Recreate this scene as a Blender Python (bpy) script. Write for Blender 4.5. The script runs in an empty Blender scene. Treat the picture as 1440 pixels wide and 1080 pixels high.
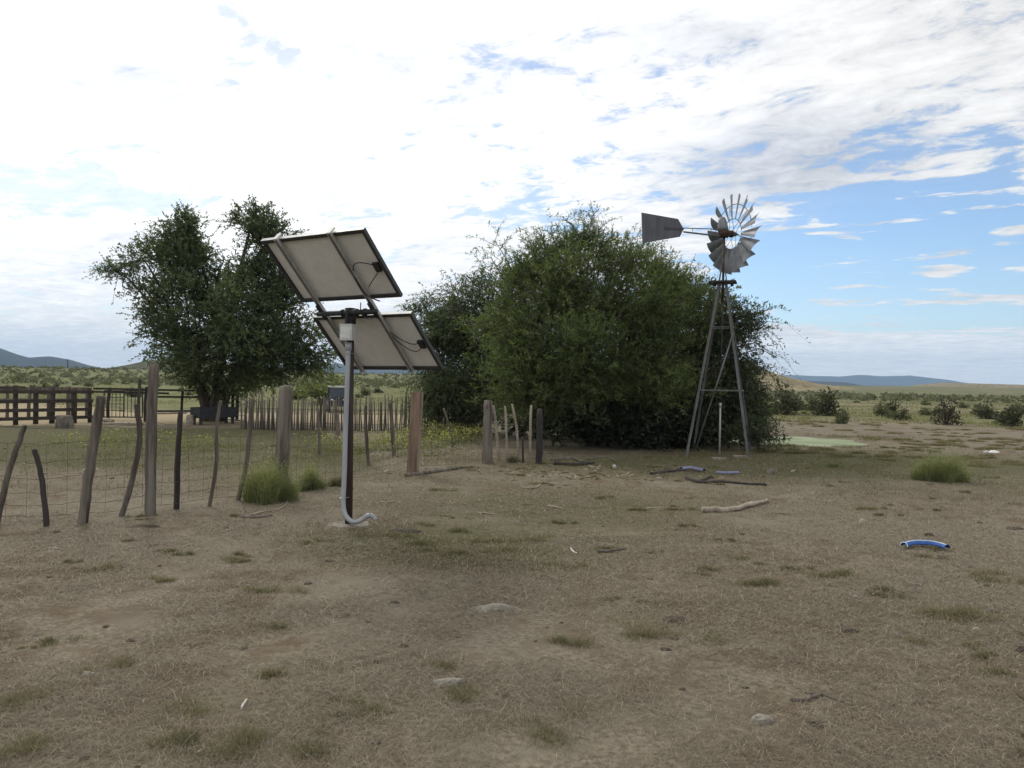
import bpy, math, random
import numpy as np
from mathutils import Vector
random.seed(7); RNG = np.random.default_rng(11)
SC = bpy.context.scene; COL = SC.collection
# ---------------------------------------------------------------- camera geometry
FPX = 1080.0; ROLL = math.radians(0.8); EYE = 1.6
CR = np.array([math.cos(ROLL), 0, math.sin(ROLL)]); CU = np.array([-math.sin(ROLL), 0, math.cos(ROLL)]); CF = np.array([0, 1.0, 0])
def ray(px, py): return CF + CR * ((px - 720) / FPX) + CU * ((540 - py) / FPX)
def P(px, py, d):                                   # the point d metres ahead that a pixel of the photo looks at
    v = ray(px, py); return np.array([0, 0, EYE]) + v * d
def G(px, py, z=0.0):                               # the ground point under a pixel
    v = ray(px, py); return np.array([0, 0, EYE]) + v * ((z - EYE) / v[2])
# ---------------------------------------------------------------- noise
def _hash(ix, iy, s):
    n = (ix.astype(np.int64) * 374761393 + iy.astype(np.int64) * 668265263 + s * 1442695041) & 0x7fffffff
    n = ((n ^ (n >> 13)) * 1274126177) & 0x7fffffff
    return ((n ^ (n >> 16)) & 0xffff) / 65535.0
def vnoise(x, y, s=0):
    x = np.asarray(x, float); y = np.asarray(y, float)
    ix = np.floor(x); iy = np.floor(y); fx = x - ix; fy = y - iy
    fx = fx * fx * (3 - 2 * fx); fy = fy * fy * (3 - 2 * fy)
    a = _hash(ix, iy, s); b = _hash(ix + 1, iy, s); c = _hash(ix, iy + 1, s); d = _hash(ix + 1, iy + 1, s)
    return (a * (1 - fx) + b * fx) * (1 - fy) + (c * (1 - fx) + d * fx) * fy
def fbm(x, y, s=0, o=4):
    t = 0; a = .5; w = 0
    for k in range(o):
        t = t + a * vnoise(x * 2 ** k + 17.3 * k, y * 2 ** k - 9.1 * k, s + k); w += a; a *= .5
    return t / w
def sst(a, b, x):
    t = np.clip((np.asarray(x, float) - a) / (b - a), 0, 1); return t * t * (3 - 2 * t)
PONDC = G(1148, 618.5); 
def H(x, y):
    x = np.asarray(x, float); y = np.asarray(y, float)
    r = np.hypot(x, y) + 1e-6; az = np.degrees(np.arctan2(x, y))
    h = .045 * (fbm(x * 1.1, y * 1.1, 3) - .5) * sst(2, 5, r) + .05 * (fbm(x * .35, y * .35, 5) - .5) + .02 * (fbm(x * 5, y * 5, 9, 2) - .5) * (1 - sst(14, 30, r))
    h = h + .5 * (fbm(x * .05, y * .05, 21) - .5) * sst(32, 90, r) + 2.2 * (fbm(x * .011, y * .011, 31) - .5) * sst(120, 500, r)
    front = sst(75, 45, np.abs(az)); wl = sst(6, -3, az)
    h = h + front * wl * (6.3 * sst(95, 450, r) + 4 * sst(450, 1500, r))
    h = h + front * (1 - wl) * (6.0 * sst(300, 1200, r) - .5 * sst(40, 120, r))
    h = h - .6 * np.exp(-((r - 55) / 13.) ** 2) * sst(2, -4, az) * sst(-32, -24, az)
    q = ((x - PONDC[0] + .75) / 2.0) ** 2 + ((y - PONDC[1]) / 2.35) ** 2 + .9 * (fbm(x * 1.1, y * 1.1, 88) - .5)
    h = h * sst(.5, 2.2, q) - .10 * (1 - sst(.75, 1.25, q))
    return h
def hz(x, y): return float(H(np.array([x]), np.array([y]))[0])
# ---------------------------------------------------------------- mesh building
class MB:
    def __init__(self): self.v = []; self.f = []; self.t = []; self.n = 0
    def add(self, v, f, tint=.5):
        v = np.asarray(v, float).reshape(-1, 3); self.v.append(v)
        self.f += [tuple(int(i) + self.n for i in q) for q in f]
        self.t.append(np.full(len(v), tint) if np.isscalar(tint) else np.asarray(tint, float)); self.n += len(v); return self
    def box(self, c, h, ax=None, tint=.5):
        c = np.asarray(c, float); ax = np.eye(3) if ax is None else np.asarray(ax, float)
        v = [c + ax[0] * h[0] * i + ax[1] * h[1] * j + ax[2] * h[2] * k for i in (-1, 1) for j in (-1, 1) for k in (-1, 1)]
        return self.add(v, [(0, 1, 3, 2), (4, 6, 7, 5), (0, 4, 5, 1), (2, 3, 7, 6), (0, 2, 6, 4), (1, 5, 7, 3)], tint)
    def bar(self, a, b, w, t, up=(0, 0, 1), tint=.5):
        a = np.asarray(a, float); b = np.asarray(b, float); d = b - a; L = np.linalg.norm(d); d = d / L
        s = np.cross(d, up); s = s / (np.linalg.norm(s) + 1e-9); u = np.cross(s, d)
        return self.box((a + b) / 2, (L / 2, w / 2, t / 2), (d, s, u), tint)
    def tube(self, pts, rad, n=8, cap=True, tint=.5, jag=0.0):
        pts = np.asarray(pts, float); m = len(pts); rad = np.full(m, rad) if np.isscalar(rad) else np.asarray(rad, float)
        tan = np.gradient(pts, axis=0); tan /= np.linalg.norm(tan, axis=1)[:, None] + 1e-9
        ref = np.array([0, 0, 1.]) if abs(tan[0][2]) < .8 else np.array([1., 0, 0])
        ang = np.arange(n) * 2 * math.pi / n; vs = []
        jg = 1 + jag * (RNG.random(n) - .5)
        for i in range(m):
            s = np.cross(tan[i], ref); s /= np.linalg.norm(s) + 1e-9; u = np.cross(s, tan[i]); ref = -np.cross(s, tan[i]) if False else ref
            k = rad[i] * jg * (1 + .35 * jag * (RNG.random(n) - .5))
            vs.append(pts[i] + np.outer(np.cos(ang) * k, s) + np.outer(np.sin(ang) * k, u))
        f = [(i * n + j, i * n + (j + 1) % n, (i + 1) * n + (j + 1) % n, (i + 1) * n + j) for i in range(m - 1) for j in range(n)]
        if cap: f += [tuple(range(n - 1, -1, -1)), tuple((m - 1) * n + j for j in range(n))]
        return self.add(np.concatenate(vs), f, tint)
    def build(self, name, mats, parent=None, origin=None, smooth=False):
        v = np.concatenate(self.v); o = np.zeros(3)
        if parent is not None: o = np.array(parent['_o'])
        elif origin is not None: o = np.asarray(origin, float)
        if parent is None and origin is not None: loc = o
        else: loc = np.zeros(3)
        po = parent
        while po is not None and po.type != 'EMPTY' and po.parent is not None: po = po.parent
        me = bpy.data.meshes.new(name); me.from_pydata((v - o).tolist(), [], self.f)
        return finish(name, me, np.concatenate(self.t), mats, parent, loc, o, smooth)
def finish(name, me, tint, mats, parent, loc, o, smooth):
    a = me.attributes.new('tint', 'FLOAT', 'POINT'); a.data.foreach_set('value', np.asarray(tint, np.float32))
    for m in (mats if isinstance(mats, (list, tuple)) else [mats]): me.materials.append(m)
    if smooth: me.polygons.foreach_set('use_smooth', [True] * len(me.polygons))
    me.update(); ob = bpy.data.objects.new(name, me); COL.objects.link(ob); ob.location = loc
    if parent is not None: ob.parent = parent
    ob['_o'] = [float(q) for q in o]
    return ob
def npmesh(name, v, quads, tint, mats, parent=None, origin=(0, 0, 0), smooth=False, k=4):
    o = np.array(parent['_o']) if parent is not None else np.asarray(origin, float)
    me = bpy.data.meshes.new(name); me.vertices.add(len(v)); me.vertices.foreach_set('co', (v - o).astype(np.float32).ravel())
    nf = len(quads); me.loops.add(nf * k); me.loops.foreach_set('vertex_index', quads.astype(np.int32).ravel())
    me.polygons.add(nf); me.polygons.foreach_set('loop_start', np.arange(nf, dtype=np.int32) * k); me.polygons.foreach_set('loop_total', np.full(nf, k, np.int32))
    me.update(calc_edges=True)
    return finish(name, me, tint, mats, parent, o if parent is None else np.zeros(3), o, smooth)
def tag(o, label=None, cat=None, group=None, kind=None):
    if label: o['label'] = label
    if cat: o['category'] = cat
    if group: o['group'] = group
    if kind: o['kind'] = kind
    return o
def empty(name, loc, label, cat, group=None):
    e = bpy.data.objects.new(name, None); COL.objects.link(e); e.location = [float(q) for q in loc]; e.empty_display_size = .2
    e['_o'] = [float(q) for q in loc]; return tag(e, label, cat, group)
# ---------------------------------------------------------------- materials
def newmat(name):
    m = bpy.data.materials.new(name); m.use_nodes = True; nt = m.node_tree
    return m, nt, nt.nodes['Principled BSDF']
def mixrgb(nt, fac, a, b, bt='MIX'):
    n = nt.nodes.new('ShaderNodeMix'); n.data_type = 'RGBA'; n.blend_type = bt
    for s, q in ((0, fac), (6, a), (7, b)):
        if isinstance(q, (int, float)): n.inputs[s].default_value = q
        elif isinstance(q, (tuple, list)): n.inputs[s].default_value = (*q[:3], 1)
        else: nt.links.new(q, n.inputs[s])
    return n.outputs[2]
def noise(nt, scale, detail=4, rough=.55, vec=None, dist=0.0):
    n = nt.nodes.new('ShaderNodeTexNoise'); n.inputs['Scale'].default_value = scale; n.inputs['Detail'].default_value = detail
    n.inputs['Roughness'].default_value = rough; n.inputs['Distortion'].default_value = dist
    if vec is not None: nt.links.new(vec, n.inputs['Vector'])
    return n.outputs['Fac']
def ramp(nt, x, a, b, va=0.0, vb=1.0):
    n = nt.nodes.new('ShaderNodeMapRange'); n.interpolation_type = 'SMOOTHSTEP'; nt.links.new(x, n.inputs[0])
    for i, q in enumerate((a, b, va, vb)): n.inputs[i + 1].default_value = q
    return n.outputs[0]
def coords(nt, stretch=(1, 1, 1)):
    c = nt.nodes.new('ShaderNodeTexCoord'); m = nt.nodes.new('ShaderNodeMapping'); m.inputs['Scale'].default_value = stretch
    nt.links.new(c.outputs['Object'], m.inputs['Vector']); return m.outputs['Vector']
def attr(nt, name='tint', out='Fac'):
    a = nt.nodes.new('ShaderNodeAttribute'); a.attribute_name = name; return a.outputs[out]
def bump(nt, b, h, dist, strength=.6):
    n = nt.nodes.new('ShaderNodeBump'); n.inputs['Distance'].default_value = dist; n.inputs['Strength'].default_value = strength
    nt.links.new(h, n.inputs['Height']); nt.links.new(n.outputs['Normal'], b.inputs['Normal'])
def mat(name, c1, c2, scale=6, stretch=(1, 1, 1), rough=.8, metal=0.0, bd=.004, tint=True, c3=None):
    m, nt, b = newmat(name); v = coords(nt, stretch); n1 = noise(nt, scale, 5, .6, v); n2 = noise(nt, scale * 4.3, 3, .6, v)
    col = mixrgb(nt, ramp(nt, n1, .33, .67), c1, c2)
    if c3: col = mixrgb(nt, ramp(nt, noise(nt, scale * .45, 4, .6, v), .5, .66), col, c3)
    col = mixrgb(nt, .45, col, mixrgb(nt, n2, (.45, .45, .45), (1, 1, 1)), 'MULTIPLY')
    if tint: col = mixrgb(nt, 1, col, mixrgb(nt, attr(nt), (.55, .55, .55), (1.35, 1.35, 1.35)), 'MULTIPLY')
    nt.links.new(col, b.inputs['Base Color']); b.inputs['Roughness'].default_value = rough; b.inputs['Metallic'].default_value = metal
    bump(nt, b, n2, bd); return m
def leafmat(name, c1, c2, c3, trans=.35, rough=.5):
    m, nt, b = newmat(name); t = attr(nt)
    col = mixrgb(nt, ramp(nt, t, .0, .55), c1, c2); col = mixrgb(nt, ramp(nt, t, .6, 1.), col, c3)
    nt.links.new(col, b.inputs['Base Color']); b.inputs['Roughness'].default_value = rough; b.inputs['Specular IOR Level'].default_value = .25
    if trans > 0:
        tr = nt.nodes.new('ShaderNodeBsdfTranslucent'); nt.links.new(mixrgb(nt, 1, col, (1.5, 1.6, .7), 'MULTIPLY'), tr.inputs['Color'])
        mx = nt.nodes.new('ShaderNodeMixShader'); mx.inputs[0].default_value = trans
        nt.links.new(b.outputs[0], mx.inputs[1]); nt.links.new(tr.outputs[0], mx.inputs[2]); nt.links.new(mx.outputs[0], nt.nodes['Material Output'].inputs['Surface'])
    return m
M = {}
M['post'] = mat('weathered_wood', (.19, .16, .13), (.06, .047, .037), 11, (1, 1, .09), .95, bd=.03, c3=(.23, .20, .165))
M['redpost'] = mat('reddish_wood', (.27, .185, .125), (.10, .065, .042), 12, (1, 1, .07), .95, bd=.02, c3=(.30, .24, .18))
M['darkpost'] = mat('dark_wood', (.05, .042, .036), (.025, .02, .018), 8, (1, 1, .15), .9, bd=.01)
M['pale'] = mat('bleached_wood', (.42, .36, .28), (.25, .2, .15), 9, (1, 1, .3), .85, bd=.008)
M['bark'] = mat('bark', (.09, .07, .055), (.04, .032, .026), 6, (1, 1, .25), .95, bd=.03)
M['galv'] = mat('galvanised_steel', (.33, .34, .36), (.2, .21, .225), 5, (1, 1, .6), .5, .75, bd=.001, c3=(.26, .25, .24))
M['blade'] = mat('galvanised_sheet', (.29, .30, .32), (.19, .2, .215), 4, (1, 1, 1), .55, .55, bd=.001)
M['vane'] = mat('weathered_tin', (.13, .135, .15), (.08, .083, .095), 5, (1, 1, .3), .6, .4, bd=.001, c3=(.16, .15, .15))
M['rust'] = mat('rusty_steel', (.10, .055, .035), (.055, .035, .026), 8, (1, 1, .4), .8, .2, bd=.003)
M['iron'] = mat('dark_iron', (.035, .036, .042), (.02, .02, .024), 8, (1, 1, 1), .6, .3, bd=.002)
M['tower'] = mat('weathered_galvanising', (.17, .18, .18), (.10, .105, .105), 6, (1, 1, .4), .6, .45, bd=.001, c3=(.14, .12, .11))
M['pole'] = mat('oxide_painted_pipe', (.055, .03, .025), (.03, .02, .018), 7, (1, 1, .3), .6, .1, bd=.002)
M['alum'] = mat('aluminium_frame', (.5, .5, .5), (.38, .38, .38), 8, (1, 1, 1), .35, .8, bd=.0005)
M['darkalum'] = mat('anodised_frame', (.06, .06, .062), (.035, .035, .036), 8, (1, 1, 1), .5, .3, bd=.0005)
M['back'] = mat('panel_backsheet', (.80, .785, .755), (.74, .725, .69), 2.5, (1, 1, 1), .6, 0, bd=.0005)
M['rail'] = mat('channel_rail', (.5, .485, .46), (.38, .365, .34), 6, (1, 1, 1), .5, .25, bd=.001)
M['cell'] = mat('solar_cells', (.01, .014, .035), (.015, .02, .05), 12, (1, 1, 1), .12, .1, bd=.0002)
M['black'] = mat('black_rubber', (.02, .02, .02), (.012, .012, .012), 9, (1, 1, 1), .6)
M['pvc'] = mat('grey_pvc', (.38, .39, .405), (.30, .31, .325), 5, (1, 1, .3), .5, bd=.001)
M['box'] = mat('white_box', (.6, .6, .58), (.5, .5, .48), 6, (1, 1, 1), .5, bd=.001)
M['concrete'] = mat('concrete', (.30, .26, .21), (.19, .16, .125), 9, (1, 1, 1), .95, bd=.012)
M['blue'] = mat('blue_pipe', (.03, .10, .36), (.05, .14, .42), 14, (1, 1, 1), .8, bd=.001, tint=False)
M['pblue'] = mat('faded_blue_pipe', (.22, .23, .36), (.15, .16, .27), 9, (1, 1, 1), .6, bd=.001)
M['white'] = mat('white_plastic', (.8, .79, .76), (.68, .66, .62), 14, (1, 1, 1), .6, bd=.004)
M['bluewhite'] = mat('cut_pipe_edge', (.6, .72, .85), (.5, .65, .8), 6, (1, 1, 1), .5, bd=.001, tint=False)
M['stone'] = mat('grey_stone', (.27, .245, .20), (.15, .13, .105), 14, (1, 1, 1), .95, bd=.02)
M['dung'] = mat('dry_dung', (.12, .094, .066), (.07, .056, .042), 22, (1, 1, 1), 1, bd=.02)
M['wire'] = mat('rusty_wire', (.09, .075, .065), (.06, .05, .045), 9, (1, 1, 1), .7, .4)
M['corral'] = mat('corral_plank', (.07, .055, .045), (.035, .028, .024), 5, (.2, 1, 1), .9, bd=.01)
M['paint'] = mat('dark_vehicle_paint', (.03, .035, .05), (.025, .03, .04), 3, (1, 1, 1), .35, .2, bd=.0005)
M['glass'] = mat('vehicle_glass', (.02, .03, .045), (.02, .03, .045), 3, (1, 1, 1), .1, 0, bd=.0002)
M['lens'] = mat('headlamp_lens', (.7, .7, .68), (.6, .6, .6), 3, (1, 1, 1), .15)
M['algae'] = mat('pond_algae', (.25, .29, .15), (.165, .205, .10), 1.1, (1, 1, 1), .85, 0, bd=.004, tint=False, c3=(.31, .35, .22))
M['lt'] = leafmat('left_tree_leaf', (.05, .072, .04), (.082, .11, .056), (.14, .17, .085), .38)
M['wl'] = leafmat('willow_leaf', (.056, .078, .034), (.105, .136, .058), (.185, .22, .098), .42)
M['dk'] = leafmat('dark_leaf', (.032, .044, .025), (.055, .074, .04), (.10, .12, .06), .25)
M['thk'] = leafmat('shade_toned_leaf', (.016, .022, .013), (.027, .036, .02), (.045, .056, .03), .15)  # leaf colour lowered to stand in for the deep crown shade
M['bush'] = leafmat('bush_leaf', (.075, .082, .048), (.12, .125, .075), (.19, .185, .11), .2, .7)
M['gbush'] = leafmat('green_bush_leaf', (.085, .10, .05), (.145, .16, .08), (.24, .25, .13), .3, .7)
M['bgrass'] = leafmat('bunchgrass_blade', (.10, .112, .05), (.2, .215, .10), (.4, .40, .24), .3, .7)
M['pgrass'] = leafmat('pasture_grass_blade', (.095, .105, .045), (.175, .168, .085), (.29, .25, .155), .25, .8)
M['oshrub'] = leafmat('olive_shrub_leaf', (.045, .05, .032), (.075, .08, .048), (.125, .125, .075), .15, .8)
M['brush'] = leafmat('brown_brush', (.035, .03, .022), (.06, .05, .035), (.09, .08, .05), .05, .8)
M['weed'] = leafmat('yellow_weed', (.09, .105, .045), (.18, .195, .075), (.36, .355, .13), .3, .7)
M['grass'] = leafmat('short_grass', (.08, .074, .038), (.125, .117, .06), (.235, .205, .125), .2, .9)
M['straw'] = leafmat('dry_straw', (.13, .106, .075), (.22, .185, .132), (.37, .32, .235), .1, .95)

def ground_mat():
    m, nt, b = newmat('ranch_soil'); v = coords(nt)
    rgb = nt.nodes.new('ShaderNodeAttribute'); rgb.attribute_name = 'cover'; sp = nt.nodes.new('ShaderNodeSeparateColor'); nt.links.new(rgb.outputs['Color'], sp.inputs[0])
    gr, dry, far = sp.outputs[0], sp.outputs[1], sp.outputs[2]
    n_big = noise(nt, .35, 5, .6, v, .6); n_mid = noise(nt, 2.6, 5, .62, v, .4); n_fine = noise(nt, 30, 5, .7, v); n_grit = noise(nt, 130, 3, .7, v)
    soil = mixrgb(nt, ramp(nt, n_mid, .35, .66), (.115, .085, .056), (.165, .13, .087))
    soil = mixrgb(nt, ramp(nt, n_big, .45, .58), soil, (.19, .165, .122))
    lit = mixrgb(nt, ramp(nt, n_fine, .3, .72), (.108, .092, .066), (.265, .226, .168))
    col = mixrgb(nt, ramp(nt, n_mid, .38, .58, .05, .95), soil, lit)
    col = mixrgb(nt, ramp(nt, noise(nt, 5.5, 5, .65, v, .5), .60, .74, 0, .5), col, (.10, .088, .05))
    green = mixrgb(nt, ramp(nt, n_fine, .3, .7), (.06, .06, .03), (.125, .115, .06))
    def madd(x, y, k):
        n = nt.nodes.new('ShaderNodeMath'); n.operation = 'MULTIPLY_ADD'; nt.links.new(x, n.inputs[0]); n.inputs[1].default_value = k; nt.links.new(y, n.inputs[2]); return n.outputs[0]
    gm = ramp(nt, madd(n_mid, gr, .95), .58, 1.15); col = mixrgb(nt, gm, col, green)
    dr = mixrgb(nt, ramp(nt, n_fine, .3, .7), (.26, .21, .13), (.36, .295, .185)); col = mixrgb(nt, ramp(nt, madd(n_big, dry, .8), .6, 1.1), col, dr)
    vl = coords(nt); fl = noise(nt, .03, 6, .65, vl, .3); fl2 = noise(nt, .22, 5, .7, vl)
    fcol = mixrgb(nt, ramp(nt, fl, .42, .68), (.125, .125, .058), (.255, .215, .135)); fcol = mixrgb(nt, ramp(nt, fl2, .5, .64, 0, .75), fcol, (.075, .085, .04))
    col = mixrgb(nt, far, col, fcol)
    lush = mixrgb(nt, ramp(nt, fl2, .35, .65), (.085, .10, .036), (.175, .18, .07)); col = mixrgb(nt, rgb.outputs['Alpha'], col, lush)
    col = mixrgb(nt, .55, col, mixrgb(nt, n_grit, (.45, .44, .43), (1.3, 1.3, 1.3)), 'MULTIPLY')
    nt.links.new(col, b.inputs['Base Color']); b.inputs['Roughness'].default_value = 1; b.inputs['Specular IOR Level'].default_value = .1
    hs = nt.nodes.new('ShaderNodeMath'); hs.operation = 'MULTIPLY_ADD'; nt.links.new(n_fine, hs.inputs[0]); hs.inputs[1].default_value = .5; nt.links.new(n_mid, hs.inputs[2])
    bump(nt, b, hs.outputs[0], .03, .7); return m
M['ground'] = ground_mat()
def hillmat(name, c1, c2, c3, s):
    m, nt, b = newmat(name); v = coords(nt); n = noise(nt, s, 8, .68, v, .4); n2 = noise(nt, s * 7, 5, .7, v)
    col = mixrgb(nt, ramp(nt, n, .36, .64), c1, c2); col = mixrgb(nt, ramp(nt, n2, .5, .62), col, c3)
    nt.links.new(col, b.inputs['Base Color']); b.inputs['Roughness'].default_value = 1; b.inputs['Specular IOR Level'].default_value = 0
    bump(nt, b, n2, 2.0, .6); return m
M['hill'] = hillmat('tan_hill', (.30, .245, .15), (.2, .165, .10), (.075, .08, .04), .02)
M['ghill'] = hillmat('scrub_hill', (.12, .115, .06), (.085, .085, .045), (.055, .06, .03), .015)
M['mount'] = hillmat('mountain_rock', (.075, .07, .055), (.05, .05, .04), (.035, .04, .03), .003)
# ---------------------------------------------------------------- ground sheet
def terrain():
    rr = np.concatenate([[0], np.geomspace(.8, 3600, 440), np.geomspace(3800, 13000, 14)])
    a = np.radians(np.concatenate([np.arange(-180, -42, 6), np.arange(-42, 42.01, .25), np.arange(48, 180, 6)]))
    nr, na = len(rr), len(a); R_, A_ = np.meshgrid(rr, a, indexing='ij'); x = R_ * np.sin(A_); y = R_ * np.cos(A_); z = H(x, y)
    v = np.stack([x, y, z], -1).reshape(-1, 3); i, j = np.meshgrid(np.arange(nr - 1), np.arange(na), indexing='ij'); j2 = (j + 1) % na
    q = np.stack([i * na + j, i * na + j2, (i + 1) * na + j2, (i + 1) * na + j], -1).reshape(-1, 4)
    ob = npmesh('ground', v, q[:, ::-1], np.full(len(v), .5), M['ground'], smooth=True); tag(ob, kind='structure')
    r = R_; az = np.degrees(A_); n = fbm(x * .25, y * .25, 44); n2 = fbm(x * .9, y * .9, 51)
    def blob(px, py, sx, sy): c = G(px, py); return np.exp(-((x - c[0]) / sx) ** 2 - ((y - c[1]) / sy) ** 2)
    g = .35 * n * sst(5, 12, r) * (1 - sst(20, 30, r)) + .62 * blob(1230, 650, 4.2, 3.2) + .6 * blob(1000, 655, 4, 1.5) + .5 * blob(640, 775, 1.3, .9) + .35 * blob(560, 760, 1.2, .8) + .35 * blob(820, 720, 2.5, 2)
    g = g + .95 * sst(-1.6, -2.6, x + .34 * (y - 13)) * sst(12.5, 16.5, y) * (1 - sst(24, 26.5, y)) * (.6 + .6 * n)
    g = g + .3 * blob(330, 1010, 1.0, 1.0) + .3 * blob(980, 860, 1.3, .7) + .25 * blob(1330, 860, 1.0, .8)
    dry = sst(29, 31, r) * sst(62, 50, r) * sst(-5, -9, az) * .9 + .28 * sst(28, 40, r) * sst(6, 14, az) * (.4 + n)
    far = sst(38, 80, r) * (sst(3, 10, az) * .9 + .95 * sst(-4, -8, az) * sst(50, 66, r) + .5 * sst(-9, -4, az) * sst(11, 2, az))
    lush = .8 * sst(52, 64, r) * sst(0, -6, az) + .75 * sst(36, 44, r) * sst(80, 60, r) * sst(8, 13, az) * sst(.42, .6, fbm(x * .16, y * .16, 55)) + .3 * sst(70, 200, r) * sst(8, 14, az)
    cov = np.stack([np.clip(g, 0, 1), np.clip(dry, 0, 1), np.clip(far, 0, 1), np.clip(lush, 0, 1)], -1).reshape(-1, 4)
    at = ob.data.attributes.new('cover', 'FLOAT_COLOR', 'POINT'); at.data.foreach_set('color', cov.astype(np.float32).ravel())
    return ob
terrain()
# pond
mb = MB(); k = 64; pts = [(PONDC[0] - .75 + 2.7 * math.cos(t), PONDC[1] + 3.0 * math.sin(t)) for t in np.arange(k) * 2 * math.pi / k]
mb.add([(PONDC[0] - .75, PONDC[1], -.045)] + [(p[0], p[1], -.045) for p in pts], [(0, 1 + i, 1 + (i + 1) % k) for i in range(k)])
tag(mb.build('pond_water', M['algae']), kind='structure')
# hills: real ridges with a cross profile, standing at their own distances
def ridge(name, crest, D, W, m, seed, na=260, nr=22, rough=.06, foot=-3.0):
    px = np.array([c[0] for c in crest], float); py = np.array([c[1] for c in crest], float)
    xs = np.linspace(px[0], px[-1], na); ys = np.interp(xs, px, py)
    ker = np.array([.25, .5, .25]); ysp = np.pad(ys, 1, mode='edge'); ys = np.convolve(ysp, ker, 'valid')
    ang = np.arctan((xs - 720) / FPX); t = np.linspace(-1, 1, nr); V = []
    for i in range(na):
        v = ray(xs[i], ys[i]); zc = EYE + v[2] * D
        s = math.sin(ang[i]); c = math.cos(ang[i])
        for u in t:
            d = D / c + u * W; prof = max(0, math.cos(u * math.pi / 2)) ** 1.3
            x = d * s; y = d * c
            nz = float(fbm(np.array([x / W * 3.]), np.array([y / W * 3.]), seed, 5)[0]) - .5
            h = foot + (zc - foot) * prof * (1 + rough * 2 * nz * (1 if abs(u) > .08 else .4)) + rough * (zc - foot) * nz * (1 - abs(u))
            V.append((x, y, h))
    V = np.array(V); i, j = np.meshgrid(np.arange(na - 1), np.arange(nr - 1), indexing='ij')
    q = np.stack([i * nr + j, (i + 1) * nr + j, (i + 1) * nr + j + 1, i * nr + j + 1], -1).reshape(-1, 4)
    tag(npmesh(name, V, q, np.full(len(V), .5), m, smooth=True), kind='structure')
ridge('mountain', [(-420, 520), (-250, 478), (-120, 470), (0, 490), (20, 497), (40, 503), (70, 501), (100, 507), (125, 514), (150, 519), (200, 524), (300, 528)], 3600, 900, M['mount'], 61)
ridge('mountain', [(330, 533), (400, 517), (470, 512), (520, 515), (580, 516), (650, 523), (760, 522), (860, 535), (960, 541)], 5200, 1200, M['mount'], 63)
ridge('mountain', [(930, 545), (1020, 534), (1075, 527), (1120, 528), (1180, 530), (1210, 526), (1245, 528), (1280, 527), (1330, 533), (1370, 540), (1400, 544), (1440, 543), (1520, 540), (1600, 536), (1700, 546)], 9000, 1800, M['mount'], 67, rough=.11, na=420)
ridge('mountain', [(1040, 550), (1080, 536), (1130, 535), (1190, 538), (1230, 545), (1300, 547), (1350, 553)], 3800, 700, M['mount'], 71, rough=.04)
ridge('hill', [(60, 533), (115, 526), (150, 518), (180, 513), (215, 507), (260, 504), (330, 510), (400, 520), (470, 527), (560, 529), (640, 533), (720, 545)], 1100, 330, M['ghill'], 73)
ridge('hill', [(820, 548), (900, 520), (960, 508), (1010, 506), (1040, 508), (1062, 514), (1080, 522), (1110, 531), (1150, 540), (1200, 546), (1260, 554)], 620, 190, M['hill'], 77)
ridge('hill', [(1180, 557), (1240, 550), (1290, 541), (1330, 538), (1400, 540), (1440, 541), (1560, 541), (1700, 556)], 1500, 420, M['hill'], 79, rough=.03)
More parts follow.
